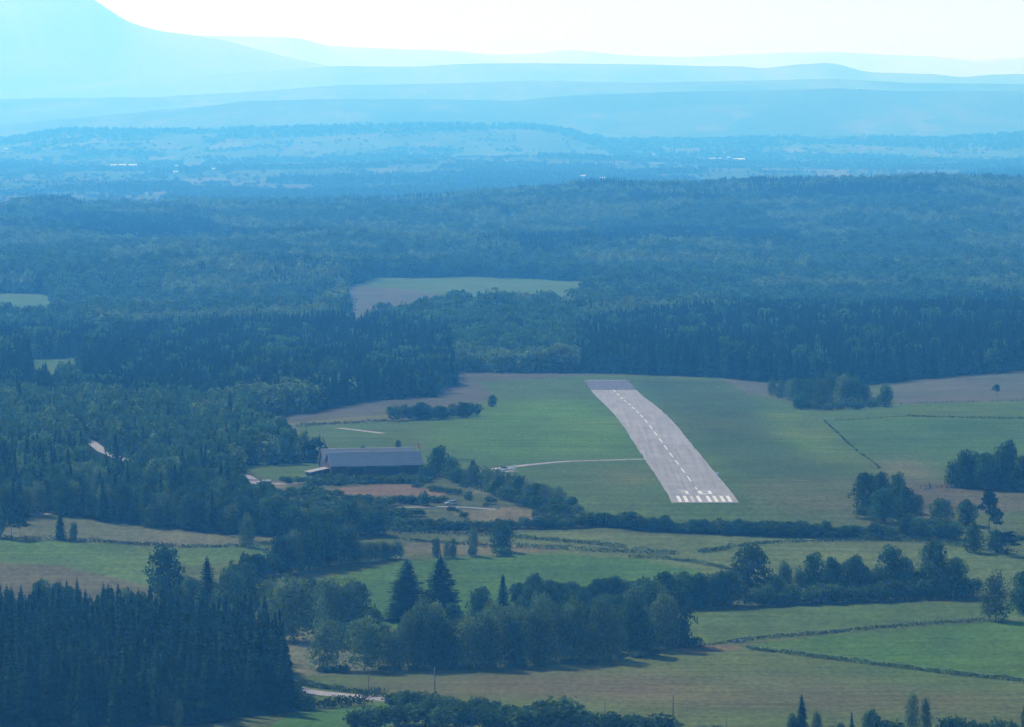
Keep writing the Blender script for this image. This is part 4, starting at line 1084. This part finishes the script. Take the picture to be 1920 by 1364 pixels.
hedge([(1370, 1204), (1450, 1197), (1560, 1188), (1640, 1180), (1720, 1174), (1840, 1166)], 1.4, 2.2, 'broken hedge on the upper side of the triangular field', 14, 0.35, 0.4)
hedge([(1400, 1217), (1480, 1227), (1580, 1240), (1700, 1255), (1800, 1267), (1930, 1280)], 1.5, 2.0, 'hedge along the lower side of the triangular field', 18, 0.2, 0.4)
hedge([(1310, 1212), (1350, 1208), (1400, 1204)], 1.2, 3.0, 'scrubby hedge between the grove end and the water trough', 12, 0.3, 0.4)
hedge([(560, 1284), (600, 1291), (650, 1298), (690, 1303)], 2.0, 2.6, 'hedge on the far side of the near road', 26, 0.1, 0.4)
hedge([(682, 1306), (720, 1306)], 3.0, 4.0, 'dense clipped bush hedge standing at the bend of the near road', 46, 0.0, 0.45)
hedge([(560, 1330), (620, 1328), (688, 1322)], 3.2, 4.0, 'dark thick hedge on the near side of the road', 44, 0.0, 0.5)
hedge([(732, 1322), (780, 1320), (830, 1322)], 3.4, 5.0, 'dark thick hedge beyond the field gate', 44, 0.0, 0.5)
hedge([(740, 1000), (820, 1002), (900, 1004), (960, 1004)], 1.8, 5.0, 'bramble hedge along the near rim of the heath', 12)
hedge([(760, 1014), (840, 1020), (900, 1024), (960, 1030)], 1.4, 3.0, 'low hedge in front of the tan strip', 12)
hedge([(1440, 1122), (1560, 1132), (1680, 1129), (1840, 1124)], 1.9, 5.0, 'pale bramble bank at the foot of the wooded hedge', 9, 0.1)
hedge([(870, 910), (910, 920), (960, 938)], 1.8, 9.0, 'gorse bank on the mound below the tree belt', 14, 0.15)
hedge([(1310, 1372), (1360, 1374), (1440, 1378)], 1.5, 3.0, 'low hedge along the bottom between two utility poles', 20, 0.15)

# ---------------------------------------------------------------- fences
def fence(line, n, label, hpost=1.25):
    P = np.array([hit(u, v) for u, v in line])
    L = np.concatenate([[0], np.cumsum(np.hypot(*(P[1:, :2] - P[:-1, :2]).T))])
    root = empty('fence', tuple(P[0])); tag(root, label, 'fence')
    pm = MB().tube([(0, 0, -0.2), (0, 0, hpost)], [0.09, 0.08], 6).mesh('post', M['greywood'])
    pts = []
    for i in range(n):
        t = L[-1] * i / (n - 1); x, y = np.interp(t, L, P[:, 0]), np.interp(t, L, P[:, 1]); z = float(ground(x, y))
        link('post', pm, root, (x - P[0][0], y - P[0][1], z - P[0][2])); pts.append((x - P[0][0], y - P[0][1], z - P[0][2]))
    w = MB()
    for hz in (0.55, 1.1):
        w.tube([(p[0], p[1], p[2] + hz) for p in pts], [0.02] * n, 3)
    w.build('wire', M['metal'], root)
fence([(1545, 788), (1620, 785), (1700, 780), (1800, 775), (1930, 767)], 60, 'long wire fence climbing across the far right field')
fence([(1380, 1203), (1560, 1186), (1700, 1172), (1848, 1160)], 60, 'wire fence on pale posts above the triangular field')
fence([(1405, 1215), (1560, 1235), (1750, 1259), (1925, 1279)], 60, 'wire fence on posts below the triangular field')
fence([(1690, 757), (1800, 754), (1930, 751)], 34, 'fence below the far moor')
def rail_fence(u0, u1, v, label):
    a, b = hit(u0, v), hit(u1, v)
    root = empty('rail_fence', a); tag(root, label, 'fence')
    d = Vector((b[0] - a[0], b[1] - a[1], b[2] - a[2])); n = 6
    pm = MB().box((0, 0, 0.75), (0.16, 0.16, 1.7)).mesh('post', M['darkwood'])
    for i in range(n): link('post', pm, root, tuple(d * (i / (n - 1))))
    for hz in (0.7, 1.35):
        MB().tube([(0, 0, hz), (d.x, d.y, d.z + hz)], [0.09, 0.09], 4).build('rail', M['darkwood'], root)
rail_fence(856, 890, 868, 'dark wooden rail fence above the tree belt')
rail_fence(1726, 1775, 917, 'dark wooden pen fence on the rough ground')

# ---------------------------------------------------------------- the shed
def shed():
    x, d, z = hit(621, 894)
    root = empty('aircraft_shed', (x, d, z), R(17)); tag(root, 'long dark shed with two grey pitched roofs side by side', 'shed')
    Lx, w1, he, hr, w2, hv = 37.2, 9.6, 4.4, 9.0, 9.4, 5.6
    wl = MB()
    # walls: outer shell with two gables, butted; x 0..Lx, y 0..w1+w2
    g1 = [(0, 0, -1), (0, 0, he), (0, w1 / 2, hr - 0.15), (0, w1, hv), (0, w1 + w2 / 2, hr + 0.75), (0, w1 + w2, he), (0, w1 + w2, -1)]
    g2 = [(Lx, p[1], p[2]) for p in g1]
    n = len(g1)
    wl.add(g1 + g2, [tuple(reversed(range(n)))] + [tuple(range(n, 2 * n))] + [(0, n, n + 1, 1), (n - 1, n - 2, 2 * n - 2, 2 * n - 1)])
    wl.build('wall', plain('dark_plank_wall', (0.060, 0.055, 0.055), 0.9, 0, 0.2, 0.2, 0.35), root)
    rm, nt, out = newmat('fibre_cement_roof')
    b = N(nt, 'ShaderNodeBsdfPrincipled'); b.inputs['Roughness'].default_value = 0.8; b.inputs['Specular IOR Level'].default_value = 0.25
    tc = N(nt, 'ShaderNodeTexCoord'); wv = N(nt, 'ShaderNodeTexWave', wave_type='BANDS', bands_direction='Z'); wv.inputs['Scale'].default_value = 0.55; wv.inputs['Distortion'].default_value = 0.6
    nz = N(nt, 'ShaderNodeTexNoise'); nz.inputs['Scale'].default_value = 0.35; nz.inputs['Detail'].default_value = 6
    nt.links.new(tc.outputs['Object'], wv.inputs['Vector']); nt.links.new(tc.outputs['Object'], nz.inputs['Vector'])
    cr = N(nt, 'ShaderNodeMapRange'); cr.inputs['To Min'].default_value = 0.86; cr.inputs['To Max'].default_value = 1.1; nt.links.new(wv.outputs['Fac'], cr.inputs['Value'])
    c1 = mixcol(nt, 'MIX', nz.outputs['Fac'], (0.33, 0.30, 0.29), (0.44, 0.40, 0.39)); c2 = mixcol(nt, 'MULTIPLY', 1.0, c1, cr.outputs['Result'])
    nt.links.new(c2, b.inputs['Base Color']); nt.links.new(b.outputs[0], out.inputs[0])
    def slope(p0, p1, p2, p3, t=0.18):
        a = [Vector(p) for p in (p0, p1, p2, p3)]
        nrm = (a[1] - a[0]).cross(a[3] - a[0]).normalized() * t
        return MB().add([tuple(p + nrm * 0.15) for p in a] + [tuple(p + nrm) for p in a], [(3, 2, 1, 0), (4, 5, 6, 7), (0, 1, 5, 4), (1, 2, 6, 5), (2, 3, 7, 6), (3, 0, 4, 7)])
    o = 0.5
    def roof(y0, z0, y1, z1, y2, z2, cut=0.0):
        rf = slope((-o, y0, z0), (Lx + o, y0, z0), (Lx + o - cut, y1, z1), (-o, y1, z1)).build('roof', rm, root)
        bk = slope((-o, y1, z1), (Lx + o - cut, y1, z1), (Lx + o - cut, y2, z2), (-o, y2, z2)).build('roof', rm, root)
        MB().box(((Lx - cut) / 2, y1, z1 + 0.14), (Lx + 2 * o - cut, 0.5, 0.14)).build('ridge_cap', M['metal'], rf)
    roof(-0.6, he - 0.55, w1 / 2, hr, w1 - 0.05, hv)
    roof(w1 + 0.05, hv, w1 + w2 / 2, hr + 0.9, w1 + w2 + 0.6, he - 0.5)
    dm = plain('dark_door', (0.020, 0.022, 0.026), 0.8)
    for x0, x1 in ((7.0, 13.0), (19.5, 27.5)):
        dr = MB().box(((x0 + x1) / 2, -0.06, 1.75), (x1 - x0, 0.10, 3.5)).build('sliding_door', dm, root)
        MB().box(((x0 + x1) / 2, -0.14, 3.6), (x1 - x0 + 2, 0.08, 0.14)).build('door_rail', M['metal'], dr)
    for k in range(6):
        MB().box((15.0 + k * 4.4 if k else 3.0, -0.05, 2.2), (0.25, 0.12, 4.2)).build('timber_post', M['darkwood'], root)
    # lean-to at the left gable
    lt = MB().add([(-7.5, 3.0, -1), (-7.5, 3.0, 1.5), (-0.02, 3.0, 2.9), (-0.02, 3.0, -1), (-7.5, 10.5, -1), (-7.5, 10.5, 1.5), (-0.02, 10.5, 2.9), (-0.02, 10.5, -1)],
                  [(0, 3, 2, 1), (4, 5, 6, 7), (0, 1, 5, 4)]).build('lean_to', M['darkwood'], root)
    slope((-8.1, 2.4, 1.45), (-0.05, 2.4, 3.0), (-0.05, 11.0, 3.0), (-8.1, 11.0, 1.45)).build('lean_to_roof', plain('weathered_sheet', (0.17, 0.16, 0.17), 0.8), lt)
    for sx in (2.6, 5.2):
        MB().box((-sx, 2.7, 0.9), (0.16, 0.16, 3.0)).build('lean_to_post', M['greywood'], lt)
shed()

def windsock():
    x, d, z = hit(783, 866)
    root = empty('windsock', (x, d, z)); tag(root, 'red windsock on a white mast beyond the shed', 'windsock')
    h = 35 * d / F
    MB().tube([(0, 0, 0), (0, 0, h)], [0.11, 0.07], 8).build('mast', M['white'], root)
    MB().tube([(0, 0, h - 0.15), (0.55, 0.1, h - 0.25)], [0.03, 0.03], 5).build('arm', M['metal'], root)
    MB().tube([(0.1, 0, h - 0.15), (0.25, 0.1, h - 0.9), (0.35, 0.15, h - 1.7), (0.4, 0.2, h - 2.4)], [0.34, 0.3, 0.24, 0.16], 10, False).build('sock', M['red'], root, True)
windsock()

# ---------------------------------------------------------------- light aeroplane
def aeroplane():
    x, d, z = hit(945, 887)
    root = empty('light_aircraft', (x, d, z), R(-12)); root.scale = (1.15,) * 3
    tag(root, 'small white low wing aeroplane parked beside the taxiway end', 'aeroplane')
    rings = []
    for px, w, h, zc in ((-3.2, 0.16, 0.16, 1.15), (-3.0, 0.45, 0.5, 1.12), (-2.2, 0.54, 0.58, 1.12), (-1.0, 0.58, 0.64, 1.16), (0.2, 0.56, 0.66, 1.18), (1.4, 0.40, 0.46, 1.24), (2.8, 0.20, 0.28, 1.32), (3.7, 0.06, 0.14, 1.38)):
        rings.append([(px, w * math.cos(a), zc + h * math.sin(a)) for a in [2 * math.pi * k / 14 for k in range(14)]])
    MB().loft(rings).build('fuselage', M['white'], root, True)
    cn = []
    for px, w, h in ((-1.5, 0.30, 0.06), (-0.9, 0.48, 0.52), (0.0, 0.50, 0.62), (0.8, 0.40, 0.45), (1.5, 0.2, 0.08)):
        cn.append([(px, w * math.cos(a), 1.6 + h * math.sin(a)) for a in [math.pi * k / 9 for k in range(10)]])
    MB().loft(cn).build('canopy', M['glass'], root, True)
    wg = MB()
    for s in (-1, 1):
        wg.loft([[(-1.2, 0.4 * s, 0.85), (-0.5, 0.4 * s, 1.0), (0.5, 0.4 * s, 0.86), (-0.5, 0.4 * s, 0.78)], [(-1.0, 4.1 * s, 1.15), (-0.5, 4.1 * s, 1.22), (0.1, 4.1 * s, 1.16), (-0.5, 4.1 * s, 1.12)]])
    wg.build('wing', M['white'], root)
    MB().loft([[(2.7, 0.05, 1.45), (3.7, 0.05, 1.45), (3.7, -0.05, 1.45), (2.7, -0.05, 1.45)], [(3.5, 0.03, 2.75), (4.0, 0.03, 2.75), (4.0, -0.03, 2.75), (3.5, -0.03, 2.75)]]).build('tail_fin', M['white'], root)
    MB().loft([[(3.0, 0, 1.44), (3.8, 0, 1.44), (3.8, 0, 1.36), (3.0, 0, 1.36)], [(3.3, 1.4, 1.44), (3.8, 1.4, 1.44), (3.8, 1.4, 1.38), (3.3, 1.4, 1.38)]]).build('tailplane', M['white'], root)
    MB().loft([[(3.0, 0, 1.44), (3.8, 0, 1.44), (3.8, 0, 1.36), (3.0, 0, 1.36)], [(3.3, -1.4, 1.44), (3.8, -1.4, 1.44), (3.8, -1.4, 1.38), (3.3, -1.4, 1.38)]]).build('tailplane', M['white'], root)
    pr = MB(); pr.box((-3.3, 0, 1.15), (0.06, 0.14, 1.8)); pr.tube([(-3.5, 0, 1.15), (-3.2, 0, 1.15)], [0.03, 0.15], 8); pr.build('propeller', M['rubber'], root)
    for px, py in ((-2.3, 0), (-0.2, 1.1), (-0.2, -1.1)):
        wh = MB().tube([(px, py - 0.08, 0.24), (px, py + 0.08, 0.24)], [0.24, 0.24], 12).build('wheel', M['rubber'], root)
        MB().tube([(px, py, 0.24), (px, py * 0.9, 0.95)], [0.05, 0.06], 6).build('wheel_strut', M['metal'], wh)
aeroplane()

# ---------------------------------------------------------------- cars
def make_car(paint):
    parts = {}
    L, Wd = 4.2, 1.72
    prof = [(-2.1, 0.32), (-2.1, 0.72), (-1.95, 0.86), (-1.0, 0.95), (2.0, 0.98), (2.1, 0.8), (2.1, 0.32)]
    b = MB(); n = len(prof)
    rows_ = []
    for y, s, dz in ((-Wd / 2, 0.97, -0.02), (-Wd / 2 + 0.12, 1, 0), (Wd / 2 - 0.12, 1, 0), (Wd / 2, 0.97, -0.02)):
        rows_.append([(px * s, y, pz + dz * (pz > 0.7)) for px, pz in prof])
    b.loft(rows_)
    parts['body'] = b
    c = MB(); top = [(-0.45, 1.44), (1.25, 1.45)]
    c.add([(-1.05, -0.74, 0.94), (1.95, -0.74, 0.97), (1.95, 0.74, 0.97), (-1.05, 0.74, 0.94), (-0.4, -0.6, 1.40), (1.35, -0.6, 1.42), (1.35, 0.6, 1.42), (-0.4, 0.6, 1.40)], [(3, 2, 1, 0), (4, 5, 6, 7), (0, 1, 5, 4), (1, 2, 6, 5), (2, 3, 7, 6), (3, 0, 4, 7)])
    parts['window_band'] = c
    parts['roof'] = MB().box((0.48, 0, 1.445), (1.8, 1.22, 0.06))
    return parts, paint
def car(u, v, rz, paint, label, van=False, scale=1.0):
    x, d, z = hit(u, v)
    root = empty('parked_van' if van else 'parked_car', (x, d, z), rz); root.scale = (scale,) * 3; tag(root, label, 'van' if van else 'car')
    parts, p = make_car(paint)
    if van:
        rows_ = []
        prof = [(-2.4, 0.35), (-2.4, 0.95), (-1.75, 1.15), (-1.2, 1.85), (-0.9, 1.95), (2.4, 1.95), (2.45, 1.8), (2.45, 0.35)]
        for y, s in ((-0.92, 0.97), (-0.82, 1), (0.82, 1), (0.92, 0.97)): rows_.append([(a * s, y, c) for a, c in prof])
        bd = MB().loft(rows_).build('body', p, root)
        MB().add([(-1.78, -0.75, 1.16), (-1.78, 0.75, 1.16), (-1.25, 0.7, 1.86), (-1.25, -0.7, 1.86)], [(0, 1, 2, 3)]).build('windscreen', M['glass'], root, False).location = (-0.03, 0, 0.03)
        for s in (-1, 1): MB().box((-0.75, 0.93 * s, 1.5), (0.9, 0.03, 0.5)).build('side_window', M['glass'], root)
    else:
        parts['body'].build('body', p, root, False, 0.05)
        parts['window_band'].build('window_band', M['glass'], root)
        parts['roof'].build('roof', p, root)
    for px in (-1.3, 1.3):
        for s in (-1, 1):
            wh = MB().tube([(px, s * 0.68, 0.31), (px, s * 0.9, 0.31)], [0.31, 0.31], 14).build('wheel', M['rubber'], root)
            MB().tube([(px, s * 0.895, 0.31), (px, s * 0.915, 0.31)], [0.19, 0.19], 10).build('rim', M['metal'], wh)
    for s in (-1, 1):
        MB().box((-2.1 if not van else -2.41, s * 0.6, 0.7), (0.06, 0.32, 0.14)).build('headlight', M['offwhite'], root)
        MB().box((2.1 if not van else 2.46, s * 0.64, 0.75), (0.05, 0.22, 0.2)).build('tail_light', M['red'], root)
    return root
car(485, 911, R(62), M['white'], 'white car parked on the yard track, nearer one of two')
car(497, 909, R(8), M['white'], 'white van on the yard track behind the white car', True, 0.9)
car(846, 947, R(15), M['carpaint_silver'], 'silver car parked on the heath, the farther of two', False, 1.1)
car(850, 958, R(150), M['carpaint_dark'], 'dark car parked on the heath, the nearer of two', False, 1.1)
car(1283, 1199, R(170), M['white'], 'white car half hidden under the end of the centre grove')

# ---------------------------------------------------------------- small things
def marker():
    x, d, z = hit(1345, 889)
    root = empty('runway_marker', (x, d, z)); tag(root, 'small white marker board on the runway edge', 'marker')
    MB().add([(-0.7, -0.5, 0.05), (0.7, -0.5, 0.05), (0.7, 0.5, 0.05), (-0.7, 0.5, 0.05), (-0.55, 0, 0.75), (0.55, 0, 0.75)], [(3, 2, 1, 0), (0, 1, 5, 4), (2, 3, 4, 5), (1, 2, 5), (3, 0, 4)]).build('board', M['white'], root)
    for s in (-0.5, 0.5): MB().box((s, 0, 0.0), (0.06, 0.9, 0.16)).build('foot', M['metal'], root)
marker()
def trough(u, v, w, label):
    x, d, z = hit(u, v)
    root = empty('water_trough', (x, d, z), R(8)); tag(root, label, 'trough')
    b = MB(); L, Wt, h, t = w * d / F, 1.3, 0.75, 0.12
    b.box((0, -Wt / 2, h / 2), (L, t, h)); b.box((0, Wt / 2, h / 2), (L, t, h)); b.box((-L / 2 + t / 2, 0, h / 2), (t, Wt - t - 0.01, h - 0.01)); b.box((L / 2 - t / 2, 0, h / 2), (t, Wt - t - 0.01, h - 0.01)); b.box((0, 0, 0.1), (L - 2 * t - 0.02, Wt - t - 0.02, 0.12))
    b.build('basin', M['concrete'], root)
    MB().box((0, 0, 0.6), (L - 2 * t - 0.04, Wt - t - 0.04, 0.02)).build('water', M['glass'], root)
trough(1384, 1205, 20, 'pale concrete water trough at the corner of three fields')
def woodpile(u, v):
    x, d, z = hit(u, v); root = empty('felled_trunk', (x, d, z)); tag(root, 'bleached felled trunk lying on the rough ground', 'log')
    MB().tube([(-1.8, 0, 0.3), (-0.5, 0.1, 0.32), (1.0, 0.0, 0.3), (2.2, 0.3, 0.28)], [0.3, 0.28, 0.24, 0.16], 8).build('trunk', M['palebark'], root, True)
    MB().tube([(0.4, 0, 0.4), (0.9, -0.3, 1.0)], [0.1, 0.05], 6).build('branch_stub', M['palebark'], root, True)
woodpile(1738, 918)
def post_stump(u, v, hpx, label):
    x, d, z = hit(u, v); h = hpx * d / F
    root = empty('dead_tree', (x, d, z)); tag(root, label, 'tree')
    MB().tube([(0, 0, -0.1), (0.05, 0, h * 0.6), (-0.05, 0, h)], [0.3, 0.24, 0.16], 8).build('trunk', M['darkwood'], root, True)
    MB().tube([(0, 0, h * 0.9), (-0.5, 0, h * 1.05)], [0.1, 0.05], 6).build('branch', M['darkwood'], root, True)
post_stump(1743, 916, 12, 'dead dark stump standing on the rough ground')

def pole(u, v, hpx, label, arms=True, thick=0.17):
    x, d, z = hit(u, v); h = hpx * d / F
    root = empty('utility_pole', (x, d, z)); tag(root, label, 'utility pole', 'utility poles along the near road')
    MB().tube([(0, 0, -0.3), (0, 0, h)], [thick * 1.15, thick * 0.8], 8).build('mast', M['greywood'], root, True)
    if arms:
        ca = MB().box((0, 0, h - 0.45), (0.1, 1.1, 0.12)).build('crossarm', M['darkwood'], root)
        for s in (-0.45, 0, 0.45):
            MB().tube([(0, s, h - 0.39 if s else h), (0, s, h - 0.2 if s else h + 0.2)], [0.05, 0.06], 8).build('insulator', M['white'], ca)
pole(691, 1306, 42, 'short dark utility pole at the bend of the near road', False, 0.14)
pole(815, 1322, 69, 'tall utility pole behind the thick hedge, left of the near thicket')
pole(910, 1334, 42, 'thin utility pole rising from the near thicket', False, 0.10)
pole(1134, 1350, 40, 'thin utility pole right of the largest domed bush', False, 0.10)
pole(1262, 1364, 64, 'tall utility pole at the right end of the near thicket')
pole(1362, 1374, 32, 'thin utility pole at the bottom of the big field', False, 0.10)

# farm buildings of the far plain
def farm(u, v, wpx, label, depth=0.5, rz=0.0, mat=None, h=7.0):
    x, d, z = hit(u, v, 9900, 60000, 20.0)
    w = wpx * d / F; dp = max(8.0, w * depth)
    root = empty('farm_building', (x, d, z), rz); tag(root, label, 'farm building', 'farm buildings on the far plain')
    ridge = h + dp * 0.22
    MB().add([(-w / 2, -dp / 2, -3), (w / 2, -dp / 2, -3), (w / 2, dp / 2, -3), (-w / 2, dp / 2, -3), (-w / 2, -dp / 2, h), (w / 2, -dp / 2, h), (w / 2, dp / 2, h), (-w / 2, dp / 2, h), (-w / 2, 0, ridge - 0.2), (w / 2, 0, ridge - 0.2)],
             [(0, 1, 5, 4), (2, 3, 7, 6), (1, 2, 6, 9, 5), (3, 0, 4, 8, 7)]).build('wall', M['farmwall'], root)
    o = 0.6
    MB().add([(-w / 2 - o, -dp / 2 - o, h - 0.1), (w / 2 + o, -dp / 2 - o, h - 0.1), (w / 2 + o, 0, ridge + 0.15), (-w / 2 - o, 0, ridge + 0.15), (-w / 2 - o, dp / 2 + o, h - 0.1), (w / 2 + o, dp / 2 + o, h - 0.1)], [(0, 1, 2, 3), (3, 2, 5, 4)]).build('roof', mat or M['offwhite'], root)
    MB().box((w * 0.2, -dp / 2 - 0.06, 1.6), (4, 0.1, 4.2)).build('door', M['darkwood'], root)
for u, v, w, lab in ((213, 314, 11, 'small white roofed farm building, leftmost of three in a line on the left plain'), (230, 314, 13, 'white roofed farm building, middle one of three in a line on the left plain'), (249, 314, 15, 'longest white roofed farm building of three in a line on the left plain'), (329, 327, 9, 'bright white farm building below the line of three'), (332, 315, 7, 'small white farm building just above the bright one'), (400, 321, 6, 'tiny pale farm building right of the bright one'), (12, 283, 6, 'tiny white farm building at the far left'), (1239, 301, 12, 'white roofed farm building in the middle of the plain'), (1222, 293, 9, 'pale farm building just above the middle one'), (1093, 335, 10, 'pale farm building by a brown field'), (1130, 339, 9, 'low dull farm building right of the one by the brown field'), (1340, 303, 25, 'long pale pink roofed barn, left one of a pair on the right plain'), (1386, 303, 20, 'long pale roofed barn, right one of a pair on the right plain'), (1366, 299, 6, 'small white house between the two long barns'), (1610, 169, 8, 'tiny white building on the far right hillside'), (1709, 140, 12, 'white farm building on the far right ridge'), (1767, 144, 7, 'tiny white building at the end of the far right ridge')):
    farm(u, v, w, lab)

# ---------------------------------------------------------------- air, light, camera
hz = MB().box((0, 46000, 490), (47000, 98000, 1600))
hm, nt, out = newmat('haze_air')
pv = N(nt, 'ShaderNodeVolumePrincipled')
pv.inputs['Color'].default_value = (0.074, 0.395, 1.0, 1); pv.inputs['Density'].default_value = 0.84e-4
pv.inputs['Anisotropy'].default_value = 0.45; pv.inputs['Absorption Color'].default_value = (1, 1, 1, 1)
pv.inputs['Density Attribute'].default_value = ''
nt.links.new(pv.outputs[0], out.inputs['Volume'])
tag(hz.build('haze', hm), kind='stuff')

SUN_EL, SUN_AZ = 41.0, -35.0         # azimuth from +Y (straight ahead) towards +X; the sun stands ahead and to the left
sd = Vector((math.sin(R(SUN_AZ)) * math.cos(R(SUN_EL)), math.cos(R(SUN_AZ)) * math.cos(R(SUN_EL)), math.sin(R(SUN_EL))))
sl = bpy.data.lights.new('sun', 'SUN'); sl.energy = 5.0; sl.angle = R(0.5); sl.color = (1.0, 0.98, 0.95)
so = link('sun', sl, loc=(0, 0, 500)); so.rotation_euler = (-sd).to_track_quat('-Z', 'Y').to_euler()
w = bpy.data.worlds.new('World'); scene.world = w; w.use_nodes = True
wn = w.node_tree; bg = wn.nodes['Background']
sk = wn.nodes.new('ShaderNodeTexSky'); sk.sky_type = 'NISHITA'; sk.sun_disc = False
sk.sun_elevation = R(SUN_EL); sk.sun_rotation = R(SUN_AZ); sk.air_density = 1.0; sk.dust_density = 1.0; sk.ozone_density = 2.5
wn.links.new(sk.outputs[0], bg.inputs[0]); bg.inputs[1].default_value = 0.10

cam = bpy.data.cameras.new('camera'); cam.sensor_width = 36.0; cam.lens = F / 1920 * 36.0
cam.shift_y = -(682 - VH) / 1920.0; cam.clip_start = 1.0; cam.clip_end = 200000.0
co = link('camera', cam, loc=(0, 0, 0)); co.rotation_euler = (R(90), 0, 0)
scene.camera = co

scene.render.engine = 'CYCLES'
cy = scene.cycles
cy.max_bounces = 5; cy.diffuse_bounces = 2; cy.glossy_bounces = 2; cy.transmission_bounces = 3; cy.volume_bounces = 1; cy.transparent_max_bounces = 8
cy.use_denoising = True; cy.denoising_prefilter = 'ACCURATE'
cy.sample_clamp_indirect = 4.0
vs = scene.view_settings
vs.view_transform = 'Standard'; vs.look = 'None'; vs.gamma = 1.0; vs.exposure = 0.28; vs.use_curve_mapping = False
